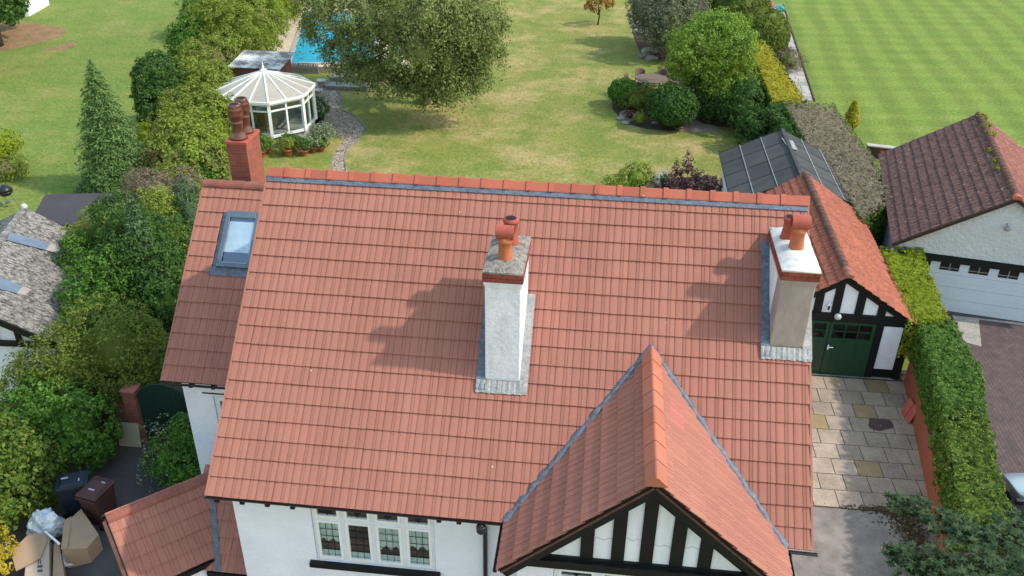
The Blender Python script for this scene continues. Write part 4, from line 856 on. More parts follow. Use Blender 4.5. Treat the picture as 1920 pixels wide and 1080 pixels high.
for u0, u1, v0, v1 in ((.12, .55, .1, .3), (2*NHW-.55, 2*NHW-.12, .1, .3), (.12, .3, .301, NL-.2), (2*NHW-.3, 2*NHW-.12, .301, NL-.2), (.301, 2*NHW-.301, NL-.4, NL-.2)):
    b = MB(); b.prism([npnt(u0, v0, 0), npnt(u1, v0, 0), npnt(u1, v1, 0), npnt(u0, v1, 0)], (0, 0, 1.998 if v1 < .31 else NE-.05)); b.build('side_wall', 'render_heavy', ngar)
b = MB(); b.prism([npnt(.2, .08, 1.86), npnt(2*NHW-.2, .08, 1.86), npnt(2*NHW-.2, .08, 2.12), npnt(.2, .08, 2.12)], nv_*.018); b.build('lintel', 'black_paint', ngar)
for sgn in (0, 1):
    p0 = npnt(2*NHW+.1 if sgn else -.1, -.08, NE-.03); p1 = npnt(NHW, -.08, NR-.03); b = MB(); b.beam(p0, p1, .05, .14); b.build('bargeboard', 'gutter_brown', ngar)
mat('door_white', (.60, .66, .76), (.57, .63, .73), rough=.35, fine=.03)
dr = None
for k in range(4):
    z0, z1 = k*.465+.02, (k+1)*.465+.008
    b = MB(); b.prism([npnt(.56, .16, z0), npnt(2*NHW-.56, .16, z0), npnt(2*NHW-.56, .16, z1), npnt(.56, .16, z1)], nv_*.05); b.prism([npnt(.56, .154, z0+.2), npnt(2*NHW-.56, .154, z0+.2), npnt(2*NHW-.56, .154, z0+.21), npnt(.56, .154, z0+.21)], nv_*.005); dr = b.build('door_section', 'door_white', ngar)
for k in range(6):
    u = .66+k*.90; b = MB(); b.prism([npnt(u, .150, 1.55), npnt(u+.60, .150, 1.55), npnt(u+.60, .150, 1.84), npnt(u, .150, 1.84)], nv_*.009); wo_ = b.build('door_window', 'room_shade', ngar)  # pane coloured near-black for the shade inside the garage
    b = MB(); b.prism([npnt(u+.285, .142, 1.55), npnt(u+.315, .142, 1.55), npnt(u+.315, .142, 1.84), npnt(u+.285, .142, 1.84)], nv_*.006); b.prism([npnt(u, .143, 1.63), npnt(u+.6, .143, 1.63), npnt(u+.6, .143, 1.655), npnt(u, .143, 1.655)], nv_*.006); b.build('glazing_bar', 'concrete', wo_)
lp = npnt(NHW-.02, .02, 3.5); b = MB(); b.tube([lp+nv_*.1, lp-nv_*.06, lp-nv_*.1-Vector((0, 0, .05))], .02, 6); b.lathe([(.10, -.14), (.11, -.10), (.05, -.02), (.02, 0)], lp-nv_*.1, 12); b.build('wall_lamp', 'concrete', ngar, True)
ms = []
for px, py in ((1843, 218), (1850, 236), (1858, 250), (1862, 283), (1873, 302), (1877, 316)):
    c = atP(px, py, np.array(npnt(NHW, 0, NR)), np.array((nu_*-(NR-NE)+Vector((0, 0, NHW))))); ms.append((c.x, c.y, c.z, .16, .2, .07))
P, N = lobes_points(ms, 160, .06, 8, under=-1); o = put('moss_clump', shift(leaf_mesh('moss_clump', P, N, .07, 'lf_lime'), ORG[ngar]), ngar); o['kind'] = 'stuff'
b = MB(); b.prism([(19.0, 25.9, 0), (24, 24.9, 0), (24, 25.15, 0), (19.0, 26.15, 0)], (0, 0, .55)); tag(b.build('terrace_wall', 'timber_dark'), 'low dark wall between mown lawn and brown tiled garage', 'wall')
b = MB(); b.prism([(18.95, 25.85, .552), (24, 24.85, .552), (24, 25.2, .552), (18.95, 26.2, .552)], (0, 0, .06)); tag(b.build('coping_stone', 'slab_pale'), 'pale coping on the low wall by the brown tiled garage', 'coping')
for px in (1627, 1652, 1668):
    p = at(px, 288, .62); tag(bush('red_flowers', 'x', 'flowers', [(p.x, p.y, .68, .14, .1, .1)], 'lf_redfl', leaf=.06, dens=60, rc=.06, per=6, core=.7), 'small red flowers on the low wall edging the mown lawn', 'flowers', 'red flowers on the low wall')
# --- neighbour's corrugated garage on the left
RB, RF = Vector((-11.8, 8.4, 3.5)), Vector((-10.35, 2.85, 3.5)); EF, EB = RF+Vector((2.6, .14, -1.3)), RB+Vector((2.6, -.1, -1.3)); LF, LB = RF+Vector((-2.6, -.14, -1.3)), RB+Vector((-2.6, .1, -1.3))
cg = thing('corrugated_garage', 'old garage with lichen-blackened corrugated sheet roof and blue rooflights', 'garage', (-11, 5.6, 0))
ns = 6
for k in range(ns):
    f0, f1 = k/ns, (k+1)/ns+.012
    ribbed_part('roof_sheet', cg, [EF.lerp(EB, f0)+Vector((0, 0, .01*(k % 2))), EF.lerp(EB, f1)+Vector((0, 0, .01*(k % 2))), RF.lerp(RB, f1)+Vector((0, 0, .01*(k % 2))), RF.lerp(RB, f0)+Vector((0, 0, .01*(k % 2)))], 9, 2, .045, .02, 'asbestos', True)
ribbed_part('roof_sheet', cg, [LB, LF, RF, RB], 40, 2, .045, .02, 'asbestos', True)
CN = (EF-RF).cross(RB-RF).normalized(); CN = CN if CN.z > 0 else -CN
for q in (((17, 439), (93, 461), (85, 473), (11, 454)), ((-14, 519), (42, 541), (30, 554), (-24, 541))):
    P4 = [atP(x, y, np.array(RF), np.array(CN))+CN*.075 for x, y in q]; b = MB(); b.prism(P4[::-1], CN*.012); b.build('rooflight', 'rooflight', cg)
    e1 = P4[1]+(P4[1]-P4[0])*.30; e2 = P4[2]+(P4[2]-P4[3])*.30; b = MB(); b.prism([P4[2], e2, e1, P4[1]], CN*.008); b.build('roof_patch', 'asbestos_pale', cg)
b = MB(); b.beam(RF+Vector((0, 0, .06)), RB+Vector((0, 0, .06)), .2, .06); b.build('ridge_capping', 'asbestos', cg)
b = MB(); b.lathe([(.09, -.05), (.10, 0), (.09, .05), (.06, .09), (.02, .10)], RB+Vector((0, 0, .10)), 12); b.build('ridge_end', 'pot_white', cg, True)
d_ = (RF-RB).normalized()
def cw(p, t=.25): return p-d_*t
b = MB(); b.prism([(cw(LF).x+.2, cw(LF).y, 0), (cw(EF).x-.2, cw(EF).y, 0), (cw(EF).x-.2, cw(EF).y, 2.15), (cw(RF).x, cw(RF).y, 3.4), (cw(LF).x+.2, cw(LF).y, 2.15)], -d_*.2); b.build('front_wall', 'render_smooth', cg)
b = MB(); f = EF-(EF-EB).normalized()*.25-Vector((.2, 0, 0)); r_ = EB-Vector((.2, 0, 0)); b.prism([(f.x-.2, f.y+.25, 0), (f.x, f.y+.25, 0), (r_.x, r_.y, 0), (r_.x-.2, r_.y, 0)], (0, 0, 2.1)); b.build('side_wall', 'render_smooth', cg)
for p in (EF, LF):
    b = MB(); b.beam(p+d_*.02-Vector((0, 0, .09)), RF+d_*.02-Vector((0, 0, .09)), .05, .2); b.build('bargeboard', 'black_paint', cg)
b = MB(); b.beam(cw(LF, .18)+Vector((.3, 0, -.12)), cw(EF, .18)+Vector((-.2, 0, -.12)), .08, .16); b.build('tie_beam', 'black_paint', cg)
for t in (.25, .5, .75): p = cw(RF, .2).lerp(cw(EF, .2), t); b = MB(); b.b2((p.x-.07, p.y-.03, 2.16), (p.x+.07, p.y+.03, p.z-.1)); b.build('timber_post', 'black_paint', cg)
# --- flat felt shed
fs = thing('felt_roof_shed', 'low timber shed with flat dark felt roof beside the conifer', 'shed', (-12, 10.6, 0))
fp = [at(85, 365, 2.4), at(240, 361, 2.4), at(205, 418, 2.4), at(50, 425, 2.4)]
b = MB(); b.prism([(p.x, p.y, 2.33) for p in fp][::-1], (0, 0, .08)); b.build('roof', 'felt', fs)
cc = sum(fp, Vector())/4; b = MB(); b.prism([((p.x-cc.x)*.92+cc.x, (p.y-cc.y)*.92+cc.y, 0) for p in fp][::-1], (0, 0, 2.33)); b.build('wall', 'timber_dark', fs)
# --- brick outbuilding
ob = thing('brick_outbuilding', 'small red brick store with worn corrugated roof behind the conservatory', 'outbuilding', (-11.95, 29.9, 0))
b = MB(); b.b2((-13.2, 28.75, 0), (-10.75, 31.0, 2.08)); b.build('wall', 'brick_wall', ob)
mat('worn_metal', (.70, .68, .65), (.20, .185, .175), scale=1.1, lo=.42, hi=.58, rough=.7, fine=.15)
ribbed_part('roof', ob, [(-13.4, 28.6, 2.14), (-10.5, 28.6, 2.14), (-10.5, 31.2, 2.34), (-13.4, 31.2, 2.34)], 24, 1, .03, 0, 'worn_metal', True)
b = MB(); b.b2((-10.74, 28.7, 0), (-10.62, 28.85, 2.1)); b.build('corner_post', 'white_paint', ob)
# --- white cabin, far left
wc = thing('white_cabin', 'white walled garden cabin under the dark tree on orange earth', 'cabin', (-37, 47.5, 0))
p0, p1 = at(55, 31), at(93, 9); dv = (p1-p0); up_ = Vector((0, 0, 1)); side = up_.cross(dv).normalized()
b = MB(); b.prism([p0, p1, p1+side*3, p0+side*3], (0, 0, 2.3)); b.build('wall', 'white_paint', wc)
b = MB(); b.prism([p0-dv*.05-side*.15+up_*2.32, p1+dv*.05-side*.15+up_*2.32, p1+dv*.05+side*3.15+up_*2.32, p0-dv*.05+side*3.15+up_*2.32], (0, 0, .12)); b.build('roof', 'felt', wc)
for t in (.15, .55): b = MB(); q = p0+dv*t; b.prism([q+up_*1.1-side*.03, q+dv*.25+up_*1.1-side*.03, q+dv*.25+up_*1.9-side*.03, q+up_*1.9-side*.03], side*.025); b.build('window', 'glass_dark', wc)

# --- conservatory
CX, CY, CR, CE, CT, CB = -10.05, 25.25, 2.25, 2.22, 3.10, .5
con = thing('conservatory', 'white framed octagonal garden room with pale ribbed pyramid roof', 'conservatory', (CX, CY, 0))
def oc(k, r=CR, z=0.): a = math.radians(-112.5+45*k); return Vector((CX+r*math.cos(a), CY+r*math.sin(a), z))
b = MB(); b.prism([oc(k, CR-.06) for k in range(8)], (0, 0, CB)); b.build('plinth', 'slab_pale', con)
apex = Vector((CX, CY, CT))
for k in range(8):
    p, q = oc(k), oc(k+1); mid = (p+q)/2
    b = MB(); b.box((p.x, p.y, (CB+CE)/2), (.15, .15, CE-CB), rz=math.radians(-112.5+45*k)); b.build('corner_post', 'upvc', con)
    fr = MB()
    for z, h in ((CB+.06, .12), (CE-.07, .16), (CE-.42, .07)): fr.beam((p.x, p.y, z), (q.x, q.y, z), .08 if h < .1 else .09, h)
    fr.box((mid.x, mid.y, (CB+CE)/2), (.085, .075, CE-CB-.06), rz=math.radians(-90+45*k)+math.pi/2); fo = fr.build('window_frame', 'upvc', con)
    n_ = Vector((mid.x-CX, mid.y-CY, 0)).normalized()
    for a0, a1 in ((.04, .48), (.52, .96)):
        for z0, z1 in ((CB+.12, CE-.455), (CE-.385, CE-.15)):
            A_, B_ = p.lerp(q, a0), p.lerp(q, a1); g_ = MB(); g_.prism([(A_.x, A_.y, z0), (B_.x, B_.y, z0), (B_.x, B_.y, z1), (A_.x, A_.y, z1)], -n_*.012); g_.build('pane', 'glass', fo)
    b = MB(); b.beam((*oc(k, CR+.12).xy, CE+.02), (*oc(k+1, CR+.12).xy, CE+.02), .12, .11); b.build('eaves_gutter', 'upvc', con)
    for t0, t1 in ((0, .5), (.5, 1)):
        A_, B_ = oc(k, CR+.1, CE+.06).lerp(oc(k+1, CR+.1, CE+.06), t0), oc(k, CR+.1, CE+.06).lerp(oc(k+1, CR+.1, CE+.06), t1)
        g_ = MB(); nn = (B_-A_).cross(apex-A_).normalized(); g_.prism([A_, B_, apex], nn*.02); g_.build('roof_panel', 'polycarb', con)
        r_ = MB(); r_.beam(A_+nn*.03, apex+nn*.03, .07 if t0 == 0 else .055, .05, nn); r_.build('roof_rib', 'upvc', con)
b = MB(); b.lathe([(.16, -.02), (.17, .06), (.09, .10), (.05, .16), (.07, .20), (.03, .25), (.012, .45), (.004, .5)], apex, 12); b.build('finial', 'upvc', con, True)
# furniture seen through its glass
def armchair(name, label, loc, rz, m='wicker'):
    t = thing(name, label, 'armchair', loc, None); R = Matrix.Rotation(rz, 3, 'Z'); L = Vector(loc)
    def bx(nm, c, d, mm): b = MB(); b.box(L+R @ Vector(c), d, rz); return b.build(nm, mm, t, bevel=.03)
    bx('seat', (0, 0, .33), (.62, .6, .2), m); bx('backrest', (0, .30, .62), (.66, .12, .6), m); bx('arm', (-.34, 0, .45), (.1, .6, .3), m); bx('arm', (.34, 0, .45), (.1, .6, .3), m); bx('base', (0, .02, .115), (.6, .56, .22), m)
    return t
mat('cane', (.42, .28, .13), (.34, .22, .10), scale=14, rough=.7)
armchair('wicker_armchair', 'pale cane armchair inside the conservatory near its front glass', (CX+.25, CY-.9, CB), 2.6, 'cane'); armchair('wicker_armchair', 'pale cane armchair inside the conservatory beside the boundary hedge', (CX-1.0, CY-.2, CB), 1.6, 'cane')

# ================================================================== SMALL THINGS OUTDOORS
# gate and wall on the left
gt = thing('garden_gate', 'dark green arched wooden gate beside the white wing', 'gate', (-4.5, 1.85, 0))
gx0, gx1, gyy = -5.2, -3.82, 1.85
n = 9
for k in range(n):
    a0, a1 = gx0+(gx1-gx0)*k/n+.003, gx0+(gx1-gx0)*(k+1)/n-.003
    def ht(x): u = (x-(gx0+gx1)/2)/((gx1-gx0)/2); return 1.45+.55*math.sqrt(max(0, 1-u*u*.98))
    b = MB(); b.prism([(a0, gyy, .05), (a1, gyy, .05), (a1, gyy, ht(a1)), ((a0+a1)/2, gyy, ht((a0+a1)/2)), (a0, gyy, ht(a0))], (0, .035, 0)); b.build('plank', 'gate_green', gt)
b = MB(); b.tube([(gx0+(gx1-gx0)*t, gyy+.02, ht(gx0+(gx1-gx0)*t)+.015) for t in np.linspace(.0, 1, 22)], .028, 6); b.build('top_rail', 'gate_green', gt, True)
gw_ = thing('brick_wall', 'low red brick wall and pier beside the arched gate', 'wall', (-6.0, 1.95, 0))
b = MB(); b.b2((-6.7, 1.87, 0), (-5.60, 2.09, 1.25)); b.build('wall', 'brick_wall', gw_); b = MB(); b.b2((-5.598, 1.80, 0), (-5.24, 2.16, 1.72)); b.build('pier', 'brick_wall', gw_)
b = MB(); b.b2((-5.62, 1.78, 1.722), (-5.22, 2.18, 1.77)); b.build('pier_cap', 'tile_pink', gw_)
b = MB(); M = Matrix.Rotation(-.16, 3, 'X'); b.box((-5.62, 1.72, .36), (.62, .03, .72), M=M); tag(b.build('leaning_board', 'board'), 'cream rectangular board leaning on the brick wall', 'board')
# wheelie bins
def bin_(label, px, py, rz, m, sticker):
    p = at(px, py, 1.05); p.z = 0; t = thing('wheelie_bin', label, 'bin', p); R = Matrix.Rotation(rz, 3, 'Z')
    def add(b, c, d0, d1, h):
        V = [p+R @ Vector((c[0]+sx*d[0]/2, c[1]+sy*d[1]/2, c[2]+z)) for z, d in ((0, d0), (h, d1)) for sx, sy in ((-1, -1), (1, -1), (1, 1), (-1, 1))]; b.add(V, [(3, 2, 1, 0), (4, 5, 6, 7), (0, 1, 5, 4), (1, 2, 6, 5), (2, 3, 7, 6), (3, 0, 4, 7)])
    b = MB(); add(b, (0, .02, .06), (.46, .50), (.56, .66), .90); b.build('body', m, t, bevel=.03)
    b = MB(); add(b, (0, .0, .962), (.60, .74), (.58, .72), .05); add(b, (0, .0, 1.0121), (.50, .60), (.40, .46), .045); lid = b.build('lid', m, t, bevel=.015)
    s = MB(); c = p+R @ Vector(sticker[:3]); s.box(c, (sticker[3], sticker[4], .004), rz); s.build('label_mark', 'sticker', lid)
    for k in range(2): s = MB(); c = p+R @ Vector((-.10+k*.16, -.17-.0*k, 1.0585)); s.box(c, (.10, .03, .003), rz); s.build('lid_mark', 'sticker' if k == 0 else m, lid)
    b = MB(); b.tube([p+R @ Vector((-.27, .39, .93)), p+R @ Vector((.27, .39, .93))], .018, 8); b.build('handle', m, t)
    for sx in (-.25, .25): w_ = MB(); c = p+R @ Vector((sx, .30, .10)); w_.lathe([(.10, -.025), (.10, .025)], c, 16, R @ Matrix.Rotation(math.pi/2, 3, 'Y')); w_.build('wheel', 'rubber', t)
    return t
bin_('dark blue wheelie bin against the laurel, behind the brown one', 134, 897, math.radians(115), 'bin_blue', (.05, .16, 1.0585, .05, .16))
bin_('brown wheelie bin beside the dark blue one', 178, 912, math.radians(168), 'bin_brown', (.0, .12, 1.0585, .16, .04))
# cardboard, bags
def slabpx(name, label, cat, px, z, th, m, group=None, dz=None):
    P = [at(x, y, z+(dz[i] if dz else 0)) for i, (x, y) in enumerate(px)]; b = MB(); b.prism(P[::-1], (0, 0, -th)); o = b.build(name, m); tag(o, label, cat, group); return o
slabpx('cardboard_box', 'folded brown cardboard box with a taped flap beside the brown bin', 'box', ((152, 954), (185, 1002), (163, 1028), (116, 1030), (118, 985)), .62, .60, 'cardboard', dz=(0, -.12, -.16, 0, .02))
bxo = bpy.data.objects['cardboard_box']
P4 = [at(x, y, .635) for x, y in ((121, 975), (134, 968), (126, 1028), (114, 1030))]; b = MB(); b.prism(P4[::-1], (0, 0, -.008)); b.build('flap', 'cardboard', bxo)
slabpx('cardboard_sheet', 'torn flat sheet of brown cardboard on the long carton', 'cardboard', ((20, 1035), (52, 1003), (84, 998), (88, 1015), (76, 1045), (50, 1060), (30, 1070)), .62, .02, 'cardboard')
car_ = slabpx('long_carton', 'long pale cardboard carton with printed marks lying in the yard', 'box', ((54, 1002), (92, 1006), (92, 1100), (44, 1100)), .56, .40, 'cardboard_pale')
for q in (((71, 1050), (73, 1050), (73, 1058), (71, 1058)), ((75, 1050), (77, 1050), (77, 1058), (75, 1058)), ((70, 1060), (80, 1059), (80, 1064), (70, 1065)), ((70, 1068), (80, 1067), (80, 1072), (70, 1073))):
    P4 = [at(x, y, .563) for x, y in q]; b = MB(); b.prism(P4[::-1], (0, 0, -.002)); b.build('printed_mark', 'ink', car_)
slabpx('narrow_carton', 'narrow open orange-brown carton beside the long printed one', 'box', ((101, 1018), (111, 1020), (124, 1100), (98, 1100)), .45, .40, 'cardboard')
slabpx('white_batten', 'thin white plastic strip lying across the cartons', 'strip', ((82, 996), (86, 995), (113, 1018), (110, 1021)), .66, .03, 'upvc')
def lump(name, label, cat, c, r, m, seed, n=(22, 14), amp=.22):
    g = np.random.default_rng(seed); V, F = [], []; nu, nv = n; ph = g.random((6, 3))*7
    for j in range(nv+1):
        for i in range(nu):
            a, p = 2*math.pi*i/nu, math.pi*j/nv; d = Vector((math.sin(p)*math.cos(a), math.sin(p)*math.sin(a), math.cos(p)))
            k = 1+amp*sum(math.sin(3.1*d.x*(q+1)+ph[q][0])*math.sin(2.7*d.y*(q+1)+ph[q][1])*math.cos(2.3*d.z*(q+1)+ph[q][2])/(1+.4*q) for q in range(5))
            V.append((c[0]+d.x*r[0]*k, c[1]+d.y*r[1]*k, max(.005, c[2]+d.z*r[2]*k)))
    for j in range(nv):
        for i in range(nu): F.append((j*nu+i, (j+1)*nu+i, (j+1)*nu+(i+1) % nu, j*nu+(i+1) % nu))
    o = put(name, rawmesh(name, V, F, m, False)); return tag(o, label, cat)
p = at(84, 987, .35); lump('plastic_bag', 'crumpled white plastic sheeting heaped against the shrubs', 'bag', (p.x, p.y, .36), (.42, .34, .42), 'polythene', 3)
p = at(128, 1045, .12); lump('plastic_bag', 'small clear plastic bag under the folded cardboard box', 'bag', (p.x, p.y, .12), (.2, .26, .14), 'polythene', 5)
# orange wall along the drive, leaning tiles
ow = thing('orange_wall', 'long low orange painted wall between paving and hedge', 'wall', (15.7, 3, 0))
wb = [at(1694, 716), at(1745, 960), at(1775, 1130)]
for i in range(2):
    a, c = wb[i], wb[i+1]; d = (c-a).normalized(); s = Vector((-d.y, d.x, 0)); s = s if s.x > 0 else -s; b = MB(); e_ = Vector(a) if i == 0 else a-d*.01; b.prism([e_, c, c+s*.22, e_+s*.22] if (c-e_).cross(s).z > 0 else [e_+s*.22, c+s*.22, c, e_], (0, 0, .92+.004*i)); b.build('wall_length', 'orange_wall', ow)
for k, (px, py) in enumerate(((1689, 778), (1697, 790))):
    p = at(px, py); b = MB(); M = Matrix.Rotation(.1, 3, 'Z') @ Matrix.Rotation(.33, 3, 'Y'); b.box(p+Vector((.12, 0, .27)), (.03, .28, .52), M=M); tag(b.build('spare_tile', 'terracotta_red'), 'flat red clay slab leaning on the orange wall, '+('nearer the timbered garage' if k == 0 else 'nearer the maple'), 'slab', 'slabs leaning on the orange wall')
# car, mostly beyond the frame edge
cx0, cyf = 16.98, 2.75
car = thing('parked_car', 'silver blue hatchback parked on the dark block paving', 'car', (cx0+.88, cyf-2.1, 0))
prof = [(0, .45), (.0, .72), (.12, .84), (.95, .97), (1.25, 1.02), (1.95, 1.42), (2.4, 1.48), (3.3, 1.45), (3.85, 1.15), (4.05, .95), (4.1, .5), (3.9, .3), (.2, .3)]
def carsec(x, k, f=1.): return [Vector((cx0+x, cyf-py*1., (pz_-.3)*f+.3)) for py, pz_ in prof]
secs = [(0.06, .84, .55), (.0, 1, .70), (.10, 1, .98), (.30, 1, 1.0), (.88, 1, 1.02), (1.46, 1, 1.0), (1.66, 1, .98), (1.76, 1, .70), (1.70, .84, .55)]
b = MB(); V = []; k = len(prof)
for x, _, f in secs:
    for (py, pz_) in prof:
        zz = pz_ if pz_ <= .98 else (.98+(pz_-.98)*(f if f >= .98 else 0)); zz = min(zz, .98) if f < .9 else zz
        zz = .3+(zz-.3)*(1 if f > .6 else .8); rnd_ = .10*(abs(x-.88)/.88)**3; yy = py+(rnd_*2.0 if py < .5 else -rnd_*1.5 if py > 3.6 else 0); xin = .12 if (pz_ > 1.2 and abs(x-.88) > .5) else 0
        V.append((cx0+x+(xin if x < .88 else -xin), cyf-yy, zz))
F = [(i*k+j, i*k+(j+1) % k, (i+1)*k+(j+1) % k, (i+1)*k+j) for i in range(len(secs)-1) for j in range(k)]+[tuple(range(k))[::-1], tuple((len(secs)-1)*k+j for j in range(k))]
b.add(V, F); cb_ = b.build('body', 'car_paint', car, True); sb = cb_.modifiers.new('sub', 'SUBSURF'); sb.levels = 2; sb.render_levels = 2
b = MB(); b.prism([(cx0+.22, cyf-1.27, 1.05), (cx0+1.54, cyf-1.27, 1.05), (cx0+1.40, cyf-1.92, 1.43), (cx0+.36, cyf-1.92, 1.43)], Vector((0, .5, .86)).normalized()*.02); b.build('windscreen', 'glass_dark', car)
for sx, nx in ((cx0+.06, -1), (cx0+1.70, 1)):
    b = MB(); q = [(sx, cyf-1.45, 1.02), (sx, cyf-3.4, 1.02), (sx-nx*.13, cyf-3.1, 1.38), (sx-nx*.13, cyf-2.05, 1.38)]; b.prism(q, (nx*.015, 0, 0)); b.build('side_window', 'glass_dark', car)
    b = MB(); b.box((sx+nx*.14, cyf-1.5, 1.04), (.2, .12, .14)); b.build('mirror', 'black_iron', car, bevel=.03)
    for yy in (.78, 3.35): w_ = MB(); w_.lathe([(.20, -.09), (.31, -.09), (.32, -.05), (.32, .05), (.31, .09), (.20, .09)], (sx-nx*.05, cyf-yy, .32), 22, Matrix.Rotation(math.pi/2, 3, 'Y')); wh = w_.build('wheel', 'rubber', car, True); r_ = MB(); r_.lathe([(.03, -.1), (.20, -.1), (.20, .1), (.03, .1)], (sx-nx*.05, cyf-yy, .32), 10, Matrix.Rotation(math.pi/2, 3, 'Y')); r_.build('rim', 'alloy', wh)
    b = MB(); b.box((sx-nx*.26, cyf-.20, .66), (.30, .14, .10)); b.build('headlight', 'lamp_glass', car, bevel=.04)
# kettle barbecue
p = at(18, 388); bb = thing('kettle_barbecue', 'black kettle barbecue on three legs on the green lawn', 'barbecue', p)
b = MB(); b.lathe([(.02, .52), (.20, .55), (.285, .66), (.29, .73)], p, 20); b.build('bowl', 'black_iron', bb, True); b = MB(); b.lathe([(.295, .735), (.28, .82), (.18, .93), (.03, .965)], p, 20); b.build('lid', 'black_iron', bb, True)
b = MB(); b.tube([p+Vector((-.06, 0, .965)), p+Vector((-.06, 0, 1.0)), p+Vector((.06, 0, 1.0)), p+Vector((.06, 0, .965))], .012, 6); b.build('handle', 'timber_dark', bb)
for k in range(3): a = k*2.094+.4; b = MB(); b.tube([p+Vector((.15*math.cos(a), .15*math.sin(a), .6)), p+Vector((.36*math.cos(a), .36*math.sin(a), 0))], .014, 6); b.build('leg', 'alloy', bb)
b = MB(); b.lathe([(.09, .18), (.09, .28), (.02, .3)], p, 12); b.build('ash_catcher', 'alloy', bb)
# garden table and chairs
tp = at(1222, 147, .74); tp.z = 0
tb = thing('garden_table', 'round brown woven garden table on the lawn edge beside the shrubs', 'table', tp)
b = MB(); b.lathe([(.88, .70), (.92, .715), (.92, .745), (.90, .755), (.02, .757)], tp, 40); b.build('tabletop', 'wicker', tb)
for k in range(4): a = math.pi/4+k*math.pi/2; b = MB(); b.tube([tp+Vector((.62*math.cos(a), .62*math.sin(a), .70)), tp+Vector((.70*math.cos(a), .70*math.sin(a), 0))], .035, 8); b.build('leg', 'wicker', tb)
b = MB(); b.lathe([(.33, .7572), (.335, .768), (.30, .769), (.02, .769)], tp, 24); b.build('turntable', 'wicker', tb)
def chair_geo():
    t = thing('garden_chair', 'brown woven garden armchair drawn up to the round garden table', 'chair', (0, 0, 0), 'chairs round the garden table')
    b = MB(); b.box((0, 0, .42), (.52, .50, .06)); b.build('seat', 'wicker', t, bevel=.02)
    b = MB(); V = []
    for j in range(7):
        for i in range(11): a = math.pi*(.08+.84*i/10); fl = 1+.12*j/6; z = .45+.48*(j/6)*(.62+.38*math.sin(a)); V.append((-.29*math.cos(a)*fl, .02+.26*math.sin(a)*fl+.06*j/6, z))
    F = [(j*11+i, j*11+i+1, (j+1)*11+i+1, (j+1)*11+i) for j in range(6) for i in range(10)]; b.add(V, F); o = b.build('backrest', 'wicker', t, True); s = o.modifiers.new('s', 'SOLIDIFY'); s.thickness = .03
    for sx in (-1, 1):
        b = MB(); b.tube([(sx*.29, .02, .66), (sx*.30, -.18, .66), (sx*.27, -.25, .60)], .025, 7); b.build('arm', 'wicker', t, True)
        b = MB(); b.tube([(sx*.27, -.25, .62), (sx*.25, -.26, 0)], .022, 7); b.build('leg', 'wicker', t, True); b = MB(); b.tube([(sx*.23, .22, .42), (sx*.25, .28, 0)], .022, 7); b.build('leg', 'wicker', t, True)
    return t
ch0 = chair_geo()
def copy_tree(o, par=None):
    c = o.copy(); link(c); c.parent = par; ORG[c] = ORG[o]
    for k in list(o.children): copy_tree(k, c)
    return c
for i, ang in enumerate((175, 118, 62, 12, -38, -120)):
    c = ch0 if i == 0 else copy_tree(ch0); a = math.radians(ang); c.location = (tp.x+1.18*math.cos(a), tp.y+1.18*math.sin(a), 0); c.rotation_euler = (0, 0, a-math.pi/2)
# potted plants round the conservatory
PP_ = [(.62, 0), (.72, .2), (.95, .82), (1.1, .84), (1.1, 1.0), (.98, 1.0), (.9, .9)]
def potted(label, px, py, r, h, m, lf, ph, pr, leaf=.1, dens=40, per=11, asp=.5, group=None):
    p = at(px, py); t = thing('potted_plant', label, 'potted plant', p, group); b = MB(); b.lathe([(x*r, z*h) for x, z in PP_]+[(.02, h*.9)], p, 18); b.build('pot', m, t, True)
    if ph:
        L = [(p.x, p.y, h*.9+ph*.5, pr, pr, ph*.55), (p.x+pr*.5, p.y+.1, h*.9+ph*.4, pr*.6, pr*.6, ph*.4), (p.x-pr*.45, p.y, h*.9+ph*.55, pr*.6, pr*.55, ph*.42)]
        P, N = lobes_points(L, dens, .14, per, .18); put('foliage', shift(leaf_mesh('foliage', P, N, leaf, lf, asp=asp), ORG[t]), t)
        s = MB()
        for k in range(6): a = k*1.05; s.tube([p+Vector((0, 0, h*.85)), p+Vector((pr*.6*math.cos(a), pr*.6*math.sin(a), h*.9+ph*.6))], .012, 5)
        s.build('stems', 'bark', t)
    return t
potted('bright terracotta pot with leafy green plant, nearest the brick chimney', 492, 295, .20, .34, 'terracotta', 'lf_laurel', .7, .34)
potted('small terracotta pot tucked behind bright one by chimney', 503, 287, .17, .30, 'terracotta', 'lf_hedge', .5, .3)
potted('wide pale terracotta pot with bushy plant before the conservatory door', 541, 292, .25, .36, 'terracotta', 'lf_hedge', .5, .36)
potted('shallow orange terracotta bowl behind the wide pale pot', 547, 281, .27, .28, 'terracotta_red', 'lf_privet', .5, .42)
potted('round orange terracotta pot standing alone on the grass edge', 571, 292, .21, .30, 'terracotta', 'lf_dark', .55, .32)
potted('brown glazed pot with trailing plant among the terracotta ones', 588, 286, .17, .28, 'terracotta_red', 'lf_variegated', .55, .36)
potted('brown glazed pot at the shingle path end of the row', 603, 284, .17, .26, 'terracotta_red', 'lf_laurel', .4, .3)
potted('tall terracotta pot with pale straggling plant beside the path', 607, 276, .20, .40, 'terracotta_red', 'lf_variegated', .75, .46)
potted('large black pot holding a round dark green shrub by the conservatory', 599, 232, .30, .48, 'pot_black', 'lf_dark', .8, .46)
potted('white square-topped tub on the shaded patio, nearest the conservatory', 597, 181, .24, .42, 'pot_white', 'lf_dark', 0, 0)
potted('white tub on the shaded patio beside the low steps', 603, 163, .24, .42, 'pot_white', 'lf_dark', 0, 0)
